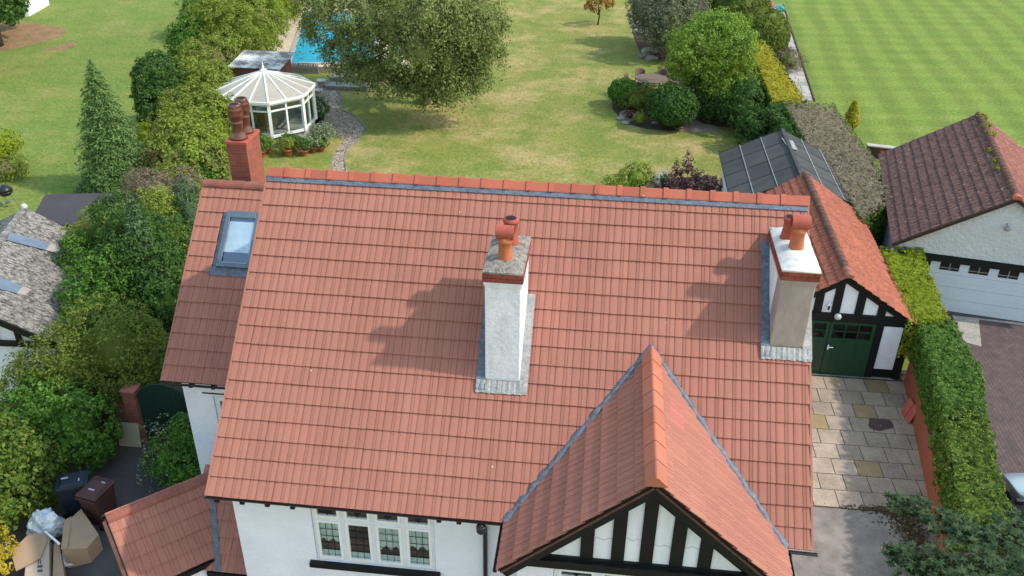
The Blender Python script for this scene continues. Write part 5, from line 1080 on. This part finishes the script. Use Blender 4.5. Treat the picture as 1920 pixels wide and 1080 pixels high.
# patio steps and pierced screen wall
sp0 = at(610, 168); stp = thing('patio_steps', 'low pale concrete steps in the shade of the weeping tree', 'steps', sp0)
for k in range(2): b = MB(); b.b2((sp0.x, sp0.y+k*.9, 0), (sp0.x+2.4, sp0.y+k*.9+.9, .22+.22*k)); b.build('step', 'concrete', stp, bevel=.02)
sw = thing('screen_wall', 'pierced concrete block screen in front of the blue pool', 'wall', (-11.5, 35.0, 0))
blk = MB()
for lo, hi in (((-.15, 0, 0), (-.115, .09, .30)), ((.115, 0, 0), (.15, .09, .30)), ((-.115, 0, 0), (.115, .09, .035)), ((-.115, 0, .265), (.115, .09, .30)), ((-.02, .02, .035), (.02, .07, .265)), ((-.115, .021, .13), (.115, .069, .17))): blk.b2(lo, hi)
blk_me = rawmesh('pierced_block', blk.V, blk.F, 'concrete')
for i in range(7):
    for j in range(2): put('pierced_block', blk_me, sw, Matrix.Translation((-12.55+i*.302, 34.95, .02+j*.302)))
# stones round the bed
for k, (px, py, s) in enumerate(((1216, 100, .55), (1208, 108, .4), (1200, 52, .6), (1190, 45, .35), (1165, 225, .26), (1172, 232, .2), (1222, 112, .4), (1228, 232, .18), (1196, 62, .4), (1186, 30, .45))):
    p = at(px, py); lump('rock', ('grey-brown rock edging the planting bed by the mature shrubs' if s >= .35 else 'small pale stone at the bed corner below the round shrubs'), 'rock', (p.x, p.y, s*.25), (s, s*.8, s*.45), 'stone', 10+k, (12, 8), .16)['group'] = 'rocks along the planting bed' if s >= .35 else 'stones at the bed corner'
# stone path on the right with separate slabs, lawn edging board
pl = [at(*q) for q in ((1497, 190), (1525, 190), (1467, 10), (1425, 10))]
sp = ground_sheet('stone_path', [(p.x, p.y) for p in pl], .010, 'joint', 'long pale flagstone path beside the mown lawn')
for j in range(34):
    t0, t1 = j/34, (j+1)/34; a0, a1 = pl[0].lerp(pl[3], t0), pl[0].lerp(pl[3], t1); b0, b1 = pl[1].lerp(pl[2], t0), pl[1].lerp(pl[2], t1); ncol = 2; s = .35+.3*rng.random()
    for u0, u1 in ((0, s), (s, 1)):
        q = [a0.lerp(b0, u0), a0.lerp(b0, u1), a1.lerp(b1, u1), a1.lerp(b1, u0)]; c = sum(q, Vector())/4; q = [c+(p-c)*.955+Vector((rng.normal()*.015, rng.normal()*.015, .012)) for p in q]
        b = MB(); b.prism(q, (0, 0, .03)); b.build('paving_slab', 'slab_pale', sp)
b = MB(); b.beam(pl[1]+Vector((.06, 0, .05)), pl[2]+Vector((.06, 0, .05)), .08, .10); tag(b.build('lawn_edging', 'timber_dark'), 'dark timber edging between flagstone path and mown lawn', 'edging')
p = at(1460, 22); lump('garden_toy', 'teal plastic toy left on the flagstone path', 'toy', (p.x, p.y, .25), (.42, .4, .28), 'plastic_teal', 21, (14, 9), .14)
p = at(1447, 27); b = MB(); b.tube([p+Vector((.55*math.cos(a), .35*math.sin(a), .05+.02*math.sin(3*a))) for a in np.linspace(0, 5.9, 30)], .05, 6); b.tube([p+Vector((.2+.35*math.cos(a), .1+.25*math.sin(a), .12)) for a in np.linspace(0, 6.0, 24)], .05, 6); tag(b.build('coiled_hose', 'plastic_yellow', None, True), 'yellow coiled hose on the flagstone path', 'hose')

# ================================================================== PLANTING
def lobe(px, py, z, rx, ry, rz): p = at(px, py, z); return (p.x, p.y, z, rx, ry, rz)
# --- conifers
def conifer(name, label, base, h, r, m, lev=26, leaf=.16, per=9, droop=.5, group=None, z0=.02):
    t = thing(name, label, 'tree', base, group); bx, by = base[0], base[1]; Ps, Ns = [], []
    for k in range(lev):
        f = k/(lev-1); z = h*(z0+f*(.98-z0)); L = r*(1-f)**.68*(1+.12*math.sin(k*2.4))+.06; nb = max(5, int(26*(1-f)+6))
        for j in range(nb):
            a = 2*math.pi*(j+rng.random()*.7)/nb+k*.6; l = L*(.78+.34*rng.random()); n = max(3, int(per*l/r*3)+4)
            s = np.sort(rng.random(n))**.7; dr = -droop*s*s*l*.9+.10*s*l
            w_ = rng.normal(size=n)*.11*(.35+s)*max(.4, l)
            P = np.column_stack([bx+math.cos(a)*l*s-math.sin(a)*w_, by+math.sin(a)*l*s+math.cos(a)*w_, z+dr+rng.normal(size=n)*.03])
            N = np.column_stack([np.full(n, math.cos(a)*.55), np.full(n, math.sin(a)*.55), np.full(n, .8)])+rng.normal(size=(n, 3))*.32
            Ps.append(P); Ns.append(N)
    P, N = np.concatenate(Ps), np.concatenate(Ns); P[:, 2] = np.maximum(P[:, 2], .03)
    put('crown', shift(leaf_mesh('crown', P, N, leaf, m, asp=.32, droop=1.2), ORG[t]), t)
    b = MB(); b.tube([(bx, by, 0), (bx, by, h*.5), (bx, by, h*.97)], [r*.09, r*.05, .01], 8); b.build('trunk', 'bark', t, True)
    b = MB(); b.lathe([(r*.55, .1), (r*.6, h*.12), (r*.3, h*.55), (.02, h*.9)], (bx, by, 0), 12); b.build('inner_growth', m, t, True)
    return t
p = at(224, 354); conifer('conifer_tree', 'tall conical green conifer with drooping branches on the green lawn', p, 5.7, 1.62, 'lf_conifer', 34, .14, 30)
p = at(250, 640); conifer('conifer_tree', 'narrow dark conifer rising out of the shrub border beside the wing roof', (at(244, 372, 5.4).x, at(244, 372, 5.4).y, 0), 5.5, 1.0, 'lf_conif_dark', 26, .15, 14)
# --- left border, from the yard towards the garden
bush('yellow_shrub', 'small bright yellow-leaved shrub beside the cardboard', 'shrub', [lobe(-18, 1045, .7, .5, .5, .65), lobe(-35, 1010, .8, .45, .5, .6)], 'lf_yellow', .075, 45, .13, 16)
bush('laurel_shrub', 'fresh green laurel bush behind the blue bin and plastic sheeting', 'shrub', [lobe(22, 875, 1.1, 1.05, 1.0, 1.15), lobe(0, 955, .8, .75, .7, .8), lobe(-40, 900, 1.3, 1.0, 1.0, 1.2), lobe(55, 930, .5, .5, .5, .5)], 'lf_privet_y', .10, 26, .2, 20)
bush('camellia_shrub', 'big rounded glossy green shrub between the bins and brick wall', 'shrub', [lobe(138, 805, 1.1, .98, .9, 1.15), lobe(85, 790, 1.2, 1.0, .9, 1.1), lobe(165, 840, .6, .6, .6, .6)], 'lf_laurel', .095, 30, .18, 20)
bush('olive_shrub', 'large olive green feathery shrub in the border before the corrugated garage', 'shrub', [lobe(135, 705, 1.8, 1.1, 1.0, 1.4), lobe(210, 660, 2.2, 1.3, 1.1, 1.5), lobe(75, 738, 1.3, .85, .8, 1.2), lobe(270, 690, 1.5, .9, .9, 1.3), lobe(235, 735, 1.2, .55, .6, .8)], 'lf_olive', .085, 26, .2, 22, asp=.45)
bush('mixed_laurel', 'broad green shrub bank against the corrugated roof', 'shrub', [lobe(175, 570, 2.3, .9, .9, 1.2), lobe(165, 500, 2.4, .7, .8, 1.1), lobe(225, 560, 2.3, 1.0, 1.0, 1.5), lobe(185, 625, 1.9, 1.0, .9, 1.0)], 'lf_laurel', .085, 30, .18, 20)
bush('holly_tree', 'dark glossy evergreen filling the border beside the wing roof', 'tree', [lobe(265, 500, 3.1, 1.05, 1.0, 1.5), lobe(230, 440, 3.4, .8, .8, 1.3), lobe(305, 560, 2.4, .9, .9, 1.4), lobe(320, 480, 2.3, .8, .8, 1.3)], 'lf_dark', .085, 34, .18, 20, trunk=(2.5, .12))
bush('golden_shrub', 'slim yellow-green shrub between dark evergreen and wing roof', 'shrub', [lobe(342, 475, 1.6, .3, .35, .9), lobe(332, 510, 1.4, .3, .35, .6), lobe(350, 460, 1.9, .2, .3, .6)], 'lf_gold', .09, 40, .12, 12)
bush('fern_conifer', 'small feathery green conifer beside the wing ridge', 'shrub', [lobe(360, 420, 1.9, .5, .55, 1.5), lobe(345, 400, 1.8, .5, .5, 1.2)], 'lf_conif_dark', .11, 30, .16, 14, asp=.3, droop=.6)
bush('border_shrub', 'pale green shrub spilling over the felt shed roof', 'shrub', [lobe(195, 430, 2.5, .7, .6, .8), lobe(165, 470, 2.6, .7, .6, .9), lobe(300, 420, 2.0, .8, .8, 1.3)], 'lf_hedge', .09, 28, .18, 18)
bush('twiggy_shrub', 'brown twiggy half-bare shrub behind the felt shed', 'shrub', [lobe(290, 365, 1.6, 1.0, .8, .9), lobe(345, 350, 1.3, .8, .7, .8), lobe(265, 350, 1.3, .8, .6, .7)], 'lf_twig', .10, 26, .2, 18, asp=.3)
for k, (px, py, z, rx, ry, rz, m, lb) in enumerate((
    (330, 345, .8, .9, .9, .9, 'lf_hedge', 'yellow-green rounded shrub at the foot of the conifer'),
    (375, 318, .9, .8, .8, .9, 'lf_laurel', 'mid green leafy shrub beside the sword-leaved plant'),
    (283, 262, .7, .7, .7, .75, 'lf_lime', 'small lime green shrub between conifer and round evergreen'),
    (300, 300, .7, .9, .8, .8, 'lf_privet', 'loose green shrub behind the conifer beside the hedge'))):
    bush('border_shrub', lb, 'shrub', [lobe(px, py, z, rx, ry, rz), lobe(px+22, py+8, z*.8, rx*.7, ry*.7, rz*.8)], m, .10, 24, .2, 18)
bush('round_evergreen', 'dense dark green rounded evergreen between conifer and hedge', 'shrub', [lobe(300, 170, 1.9, 1.2, 1.15, 1.75), lobe(305, 215, 1.2, 1.05, 1.0, 1.2)], 'lf_dark', .13, 22, .2, 22, jit=.07, corem='lf_dark')
# long loose boundary hedge, cut in lengths as it reads
for k, (pts, m, lb) in enumerate((
    (((350, 300, 1.2, 1.5, 1.3, 1.25), (385, 285, 1.2, 1.2, 1.2, 1.25), (350, 265, 1.3, 1.3, 1.2, 1.2)), 'lf_hedge', 'overgrown yellow-green hedge length beside the brick chimney'),
    (((365, 215, 1.5, 1.5, 1.4, 1.3), (400, 235, 1.4, 1.2, 1.2, 1.3), (350, 240, 1.3, 1.1, 1.1, 1.2)), 'lf_hedge', 'overgrown yellow-green hedge length against the conservatory'),
    (((380, 165, 1.5, 1.5, 1.5, 1.3), (405, 185, 1.5, 1.2, 1.2, 1.3)), 'lf_hedge', 'yellow-green hedge length beside the round evergreen and conservatory roof'),
    (((395, 120, 1.5, 1.6, 1.6, 1.2), (425, 105, 1.4, 1.4, 1.4, 1.2)), 'lf_hedge', 'patchy browned hedge length beside the brick store'),
    (((372, 78, 1.5, 1.5, 1.4, 1.4), (350, 92, 1.2, 1.0, 1.0, 1.1)), 'lf_laurel', 'bright leafy shrub jutting onto the green lawn'),
    (((420, 60, 1.9, 2.0, 1.9, 1.8), (460, 75, 1.8, 1.7, 1.6, 1.8), (480, 40, 1.9, 1.6, 1.8, 1.9)), 'lf_hedge', 'tall hedge length beside the cream pool paving'),
    (((405, 22, 1.7, 1.9, 2.0, 1.7), (450, 12, 2.0, 2.2, 2.2, 2.0)), 'lf_laurel', 'leafy green hedge length behind the pool at the garden end'),
    (((500, 5, 2.0, 2.0, 2.4, 2.0), (520, -15, 2.0, 2.0, 2.0, 2.0), (470, -20, 2.0, 2.4, 2.4, 2.0)), 'lf_lime', 'sunlit lime hedge beyond the cream pool paving'))):
    bush('boundary_hedge', lb, 'hedge', [lobe(*q) for q in pts], m, .13, 15, .27, 26, jit=.15)
# sword leaved plant
sp_ = at(412, 335); t = thing('sword_leaf_plant', 'clump of tall grey-green sword leaves beside the brick chimney', 'plant', sp_); Vv, Fv = [], []
for k in range(70):
    a = rng.random()*6.28; l = 1.1+rng.random()*.7; sp_r = .15+.55*rng.random(); d = Vector((math.cos(a), math.sin(a), 0)); s = Vector((-d.y, d.x, 0)); b0 = sp_+d*rng.random()*.25; i = len(Vv)
    for f, wd in ((0, .035), (.5, .04), (.85, .02), (1, .003)): c = b0+d*sp_r*f*f+Vector((0, 0, l*f)); Vv += [c-s*wd, c+s*wd]
    for q in range(3): Fv.append((i+2*q, i+2*q+1, i+2*q+3, i+2*q+2))
put('leaves', shift(rawmesh('leaves', Vv, Fv, 'lf_spiky'), ORG[t]), t)['kind'] = 'stuff'
# things on the left lawn edge
bush('lawn_shrub', 'lime green bushy shrub on the green lawn behind the barbecue', 'shrub', [lobe(8, 275, .9, .7, .7, .8), lobe(-10, 290, .7, .7, .7, .7)], 'lf_lime', .11, 20, .2, 14)
bush('lawn_shrub', 'straggly dull green shrub on the green lawn beside the barbecue', 'shrub', [lobe(15, 318, .5, .7, .7, .5), lobe(28, 305, .45, .5, .5, .45)], 'lf_hedge', .10, 20, .2, 12)
bush('dark_tree', 'dark spreading tree over orange earth beside the white cabin', 'tree', [lobe(-30, 8, 2.4, 2.0, 1.8, 1.8), lobe(10, 16, 1.4, .9, .9, 1.0), lobe(-75, -10, 4.5, 3.0, 3.0, 2.6), lobe(-25, -8, 3.0, 1.4, 1.4, 1.4)], 'lf_dark', .22, 9, .4, 26, trunk=(3, .3))
bush('yard_shrub', 'silver and green mixed shrub against the white wing wall', 'shrub', [lobe(318, 860, .65, .55, .5, .65), lobe(350, 835, .85, .42, .45, .85), lobe(345, 890, .5, .55, .5, .55)], 'lf_laurel', .07, 50, .12, 16)
bush('yard_shrub', 'airy pale variegated stems in front of the green gate', 'shrub', [lobe(300, 850, .8, .40, .4, .75), lobe(285, 885, .5, .3, .35, .5), lobe(315, 822, .95, .3, .3, .55)], 'lf_variegated', .055, 26, .16, 7, jit=.3, core=0)
# --- weeping tree in the middle
BL = [(-3.0, 31.2, 6.2, 3.3, 3.2, 3.2), (-3.0, 31.4, 9.0, 3.0, 3.0, 2.0), (-5.6, 31.5, 5.4, 1.6, 1.8, 1.8)]+[lobe(*q) for q in (
    (838, 125, 3.2, 1.4, 1.3, 1.3), (893, 100, 3.6, 1.35, 1.3, 1.5), (785, 95, 4.2, 1.5, 1.3, 1.4), (735, 55, 4.8, 1.4, 1.4, 1.5), (680, 75, 4.2, 1.0, 1.0, 1.1), (700, 132, 2.7, 1.6, 1.3, 1.15), (735, 158, 2.2, 1.1, 1.0, .9), (655, 128, 2.5, .9, .9, .8), (850, 50, 5.2, 1.6, 1.4, 1.3), (900, 45, 5.2, 1.3, 1.3, 1.3), (800, 30, 5.8, 1.5, 1.4, 1.2), (800, 150, 2.5, 1.2, 1.0, 1.2), (855, 165, 2.0, 1.1, 1.0, 1.1), (815, 175, 1.6, .9, .9, .9), (775, 165, 1.9, .9, .9, .9), (885, 145, 2.5, .9, .9, .9), (660, 70, 4.2, .8, .8, 1.0), (600, 40, 4.6, .9, .9, 1.3), (625, 95, 3.0, .6, .6, 1.0), (580, 75, 3.4, .5, .5, 1.0), (640, 20, 5.6, 1.3, 1.2, 1.2), (580, 10, 5.4, .8, .8, .9))]
t = thing('weeping_birch', 'large weeping tree with small grey-green leaves overhanging pool and lawn', 'tree', (-3.3, 30.6, 0))
Ps, Ns = [], []
for L in BL:
    r = np.array(L[3:6]); k = int(4*math.pi*(r.prod())**(2/3)*(5.0 if L[3] > 2.5 else 10.5)); d = sph(k); d = d[d[:, 2] > -.35]; cen = np.array(L[:3])+d*r*(.72+.34*rng.random((len(d), 1)))
    n = 26; c = np.repeat(cen, n, 0); s = np.tile(np.linspace(0, 1, n), len(cen))+rng.random(len(c))*.08; ln = np.repeat(.35+.7*rng.random(len(cen)), n)
    out = np.repeat(d, n, 0); P = c+rng.normal(size=c.shape)*np.array([.13, .13, .07])+out*.12*np.sin(s*2.2)[:, None]; P[:, 2] -= s*ln-.25
    N = out*.6+rng.normal(size=P.shape)*.5; N[:, 2] += .35; Ps.append(P); Ns.append(N)
P, N = np.concatenate(Ps), np.concatenate(Ns); k = P[:, 2] > .35; put('crown', shift(leaf_mesh('crown', P[k], N[k], .125, 'lf_birch', asp=.5, droop=.7), ORG[t]), t)
put('inner_growth', shift(core_mesh('inner_growth', [L for L in BL if L[3] > 1.3], .52, 'lf_birch'), ORG[t]), t)['kind'] = 'stuff'
b = MB(); b.tube([(-3.3, 30.6, 0), (-3.2, 30.6, 2), (-3.4, 30.8, 4.5), (-3.3, 31, 8)], [.32, .26, .18, .06], 10)
for L in BL: b.tube([(-3.3, 30.7, 2.2+rng.random()*1.5), ((L[0]-3.3)/2, (L[1]+30.7)/2, L[2]*.6+2.0), (L[0], L[1], L[2]+L[5]*.5)], [.13, .08, .03], 7)
b.build('trunk', 'bark_birch', t, True)
b = MB(); rs = np.random.default_rng(5)
for L in BL:
    for k in range(16): d = Vector(rs.normal(size=3)).normalized(); c = Vector(L[:3]); e_ = c+Vector((d.x*L[3], d.y*L[4], abs(d.z)*L[5]))*.9; b.tube([c, (c+e_)/2+Vector((0, 0, .25)), e_, e_+Vector((0, 0, -.5))], [.03, .022, .012, .006], 5)
b.build('twigs', 'bark', t)['kind'] = 'stuff'
# --- right hand bed
bush('ball_shrub', 'large clipped dark green ball shrub beside the shingle', 'shrub', [lobe(1261, 200, 1.1, 1.22, 1.18, 1.12)], 'lf_dark', .11, 42, .13, 22, jit=.03, core=.9)
bush('ball_shrub', 'small clipped bright green ball shrub in front of the garden table', 'shrub', [lobe(1169, 173, .75, .78, .75, .72)], 'lf_laurel', .10, 42, .13, 18, jit=.04, core=.9)
bush('loose_shrub', 'loose grassy green shrub between the two clipped balls', 'shrub', [lobe(1195, 190, .6, .8, .7, .65), lobe(1212, 180, .55, .5, .5, .6)], 'lf_olive', .16, 24, .2, 14, asp=.22)
bush('small_shrub', 'tiny dark red shrub at the corner of the planting bed', 'shrub', [lobe(1180, 216, .25, .28, .28, .25)], 'lf_purple', .08, 50, .1, 8)
bush('small_shrub', 'tiny lime green shrub at the corner of the planting bed', 'shrub', [lobe(1200, 222, .32, .3, .3, .32)], 'lf_lime', .09, 50, .1, 8)
bush('golden_tree', 'tree with yellow-green sunlit foliage over the dark planting bed', 'tree', [lobe(1335, 70, 4.0, 1.1, 1.1, .9), lobe(1298, 100, 3.4, .95, .95, .9), lobe(1368, 98, 3.6, 1.0, 1.0, .9), lobe(1330, 120, 2.9, 1.2, 1.1, 1.0), lobe(1352, 48, 4.6, .8, .8, .6), lobe(1278, 85, 3.0, .7, .7, .6), lobe(1395, 80, 4.1, .6, .6, .5), lobe(1300, 65, 4.2, .6, .6, .5), lobe(1375, 140, 2.4, .9, .9, .9), lobe(1290, 140, 2.2, .8, .7, .8), lobe(1385, 45, 4.4, .5, .5, .45), lobe(1345, 165, 1.8, .9, .8, .8), lobe(1318, 40, 4.3, .45, .45, .4)], 'lf_robinia', .105, 22, .28, 26, jit=.26, core=.42, trunk=(3, .16))
bush('silver_shrub', 'tall grey-green airy shrub behind the golden tree', 'shrub', [lobe(1250, 40, 2.4, 1.6, 1.6, 1.9), lobe(1225, 15, 2.4, 1.5, 1.5, 1.8), lobe(1280, 20, 2.6, 1.5, 1.5, 1.8), lobe(1262, 75, 1.3, 1.2, 1.0, 1.1)], 'lf_silver', .13, 14, .3, 24, core=.7)
bush('dark_shrub', 'shaded green shrub under the golden tree beside the big ball', 'shrub', [lobe(1320, 185, 1.1, 1.2, 1.1, 1.1), lobe(1350, 195, 1.0, 1.0, 1.0, 1.0)], 'lf_dark', .13, 20, .25, 18)
bush('dark_shrub', 'tall shaded shrub between golden tree and boundary hedge', 'shrub', [lobe(1395, 205, 1.2, 1.0, 1.1, 1.2), lobe(1378, 175, 1.3, 1.0, 1.0, 1.2), lobe(1418, 245, 1.0, .8, 1.0, 1.0)], 'lf_dark', .13, 20, .25, 18)
bush('grassy_clump', 'yellowing grassy clump behind the garden table', 'plant', [lobe(1262, 128, .5, .8, .6, .5)], 'lf_olive', .2, 24, .2, 12, asp=.18)
bush('small_maple', 'small orange and gold leaved tree on the open lawn', 'tree', [lobe(1122, 8, 1.5, .75, .7, .45), lobe(1138, 4, 1.5, .5, .5, .4), lobe(1108, 14, 1.3, .45, .45, .35)], 'lf_red', .12, 26, .2, 12, core=0, trunk=(1.3, .05))
for k, (px, py, z, r) in enumerate(((1365, -8, 1.7, 1.75), (1392, 26, 1.8, 1.85), (1432, 65, 1.7, 1.55))):
    bush('topiary_dome', ('smooth clipped olive green dome farthest from the golden hedge', 'smooth clipped olive green dome in the middle of three, behind the golden tree', 'smooth clipped olive green dome at the end of the golden hedge')[k], 'topiary', [lobe(px, py, z, r, r, r)], 'lf_olive', .10, 46, .09, 16, jit=.015, core=.95, group='clipped domes along the boundary')
bush('dark_yew', 'dark upright evergreen behind the clipped domes', 'tree', [lobe(1400, -5, 2.6, .9, .9, 2.6)], 'lf_dark', .14, 26, .2, 16, trunk=(1.5, .1))
bush('pink_flower_bush', 'bush covered in pink blossom beside the flagstone path', 'flowering shrub', [lobe(1428, 18, .9, .8, .8, .9)], 'lf_pink', .13, 26, .2, 14, corem='lf_laurel')
bush('red_flower_bush', 'low red flowering plant beneath the pink blossom', 'flowering shrub', [lobe(1423, 38, .4, .7, .5, .4)], 'lf_redfl', .12, 30, .15, 12, corem='lf_laurel')
bush('path_shrub', 'bronze feathery shrub leaning over the flagstone path', 'shrub', [lobe(1478, 115, .5, .95, .9, .6), lobe(1470, 105, .6, .6, .6, .6)], 'lf_twig', .16, 20, .25, 14, asp=.2, corem='lf_olive')
conifer('column_conifer', 'small slim golden conifer standing on the mown lawn', at(1593, 243), 1.55, .33, 'lf_gold', 18, .11, 12, -.8)
# behind our ridge
bush('purple_shrub', 'dark purple-leaved shrub showing above the house ridge', 'shrub', [lobe(1285, 345, .8, .6, .5, .7), lobe(1290, 318, 1.3, .22, .25, .55), lobe(1268, 325, 1.1, .16, .2, .4), lobe(1250, 352, .5, .6, .5, .5), lobe(1375, 356, .8, .6, .4, .5), lobe(1330, 356, .5, .6, .4, .5), lobe(1305, 335, 1.1, .2, .2, .5)], 'lf_purple', .09, 30, .16, 12, jit=.3, core=.4)
bush('ridge_shrub', 'light green shrub showing above the house ridge beside the purple one', 'shrub', [lobe(1195, 335, .6, .75, .6, .65), lobe(1165, 345, .4, .7, .5, .4)], 'lf_hedge', .09, 26, .18, 14)
bush('ridge_shrub', 'white-flecked shrub between light green and purple shrubs', 'shrub', [lobe(1245, 337, .8, .35, .35, .4)], 'lf_white', .07, 40, .14, 8, corem='lf_dark')
# --- boundary hedges on the right
def ph(*px, z): return [tuple(at(x, y, z).xy) for x, y in px]
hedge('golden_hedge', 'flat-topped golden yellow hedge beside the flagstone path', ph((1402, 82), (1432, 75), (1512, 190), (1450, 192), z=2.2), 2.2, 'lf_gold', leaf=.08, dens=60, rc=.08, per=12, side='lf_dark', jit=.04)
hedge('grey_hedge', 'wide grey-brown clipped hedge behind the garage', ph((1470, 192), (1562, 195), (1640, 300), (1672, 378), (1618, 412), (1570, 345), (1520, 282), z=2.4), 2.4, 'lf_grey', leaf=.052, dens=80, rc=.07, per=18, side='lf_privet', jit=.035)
hedge('dark_hedge', 'steep dark green hedge face beside the panelled roof', ph((1440, 195), (1472, 192), (1522, 282), (1505, 300), z=2.2), 2.15, 'lf_dark', leaf=.11, dens=32, rc=.14, per=13, jit=.08)
hedge('lime_hedge', 'bright lime green clipped hedge between the two garages', ph((1652, 462), (1728, 466), (1778, 598), (1704, 602), z=2.2), 2.2, 'lf_lime', z0=.9, leaf=.055, dens=85, rc=.075, per=16, jit=.025)
hedge('privet_hedge', 'deep green leafy hedge above the orange wall beside the timbered garage', ph((1722, 604), (1786, 600), (1838, 690), (1846, 765), (1770, 770), (1749, 690), z=2.1), 2.1, 'lf_privet', z0=.94, leaf=.065, dens=75, rc=.085, per=17, jit=.04)
hedge('privet_hedge', 'yellow-flecked leafy hedge above the orange wall beside the maple', ph((1767, 770), (1849, 765), (1868, 850), (1902, 1000), (1917, 1130), (1830, 1130), (1804, 960), z=2.1), 2.08, 'lf_privet_y', z0=.94, leaf=.065, dens=75, rc=.085, per=17, jit=.04)
# --- maple reaching in from below
def maple_leaf():
    V = [(0, 0, 0)]; F = []; pts = []
    for a, r in ((-150, .42), (-120, .30), (-95, .72), (-72, .40), (-52, .95), (-25, .45), (0, 1.05), (25, .45), (52, .95), (72, .40), (95, .72), (120, .30), (150, .42)):
        t_ = math.radians(a); pts.append((r*math.sin(t_), r*math.cos(t_), -.16*r*r+.05*math.cos(3*t_)))
    V += pts; F = [(0, i+1, i+2) for i in range(len(pts)-1)]; return V, F
MV, MF = maple_leaf(); ml = rawmesh('leaf', MV, [f[::-1] for f in MF], 'lf_maple')
mp0 = at(1860, 1180, 0); mt = thing('maple_tree', 'young maple with large lobed green leaves beside the driveway', 'tree', mp0); br = MB(); top = mp0+Vector((0, 0, 2.2)); br.tube([mp0, mp0+Vector((0, .1, 1.2)), top], [.09, .07, .05], 9)
LM = []
for px, py, z, r in ((1690, 945, 2.6, .30), (1735, 960, 2.7, .38), (1785, 985, 2.8, .42), (1830, 1010, 2.9, .45), (1880, 1000, 2.8, .42), (1925, 980, 2.6, .4), (1685, 1045, 2.7, .28), (1725, 1055, 2.9, .40), (1770, 1045, 3.1, .38), (1790, 1085, 3.2, .5), (1850, 1065, 3.4, .5), (1905, 1060, 3.3, .5), (1945, 1030, 3.0, .5), (1720, 1100, 2.9, .4), (1860, 1120, 3.6, .6)):
    c = at(px, py, z); br.tube([top, (top+c)/2+Vector((0, 0, .15)), c], [.035, .022, .008], 6)
    for q in range(int(170*r)+8):
        d = Vector(rng.normal(size=3)); d.normalize(); pos = c+Vector((d.x*r*1.15, d.y*r*1.15, d.z*r*.42))*(rng.random()**.4); LM.append((pos, .10+.06*rng.random(), d))
br.build('trunk', 'bark', mt, True); LM.sort(key=lambda q: (q[0]-Vector(CAM)).length); restV, restF = [], []
for k, (pos, s, d) in enumerate(LM):
    M = Matrix.Translation(pos) @ (Matrix.Rotation(rng.random()*6.28, 4, 'Z') @ Matrix.Rotation(.25+rng.normal()*.32, 4, 'X') @ Matrix.Rotation(rng.normal()*.3, 4, 'Y')) @ Matrix.Scale(s, 4)
    if k < 300: put('leaf', ml, mt, M)
    else:
        i = len(restV); restV += [M @ Vector(v)-ORG[mt] for v in MV]; restF += [tuple(i+j for j in f[::-1]) for f in MF]
if restV: put('leaves', rawmesh('leaves', restV, restF, 'lf_maple'), mt)['kind'] = 'stuff'

# --- standing grass tufts that break up the lawns
def tufts(name, poly, n, size, m, label):
    lo = np.array([min(p[0] for p in poly), min(p[1] for p in poly)]); hi = np.array([max(p[0] for p in poly), max(p[1] for p in poly)]); Q = lo+rng.random((n, 2))*(hi-lo); Q = Q[inpoly(Q, poly)]
    P = np.column_stack([Q, np.full(len(Q), size*.18+.01)]); N = rng.normal(size=P.shape); N *= .35; N[:, 2] = 1; o = put(name, leaf_mesh(name, P, N, size, m, asp=.45)); o['kind'] = 'stuff'; o['label'] = label; o['category'] = 'grass'
leafmat('lf_grass_dry', (.17, .19, .04), (.27, .25, .07), (.44, .36, .16), trans=.3); leafmat('lf_grass', (.10, .18, .025), (.17, .24, .04), (.30, .33, .09), trans=.3)
tufts('grass_tufts', [(-9, 9), (14, 9), (14, 27), (7, 29), (6.5, 56), (-3, 56), (-3, 34), (-5, 26), (-5, 21), (-9, 20)], 70000, .055, 'lf_grass_dry', 'coarse dry grass tufts over the back lawn')
tufts('grass_tufts', [(-44, 8), (-14, 8), (-14, 26), (-19, 56), (-44, 56)], 60000, .06, 'lf_grass', 'coarse green grass tufts over the left lawn')
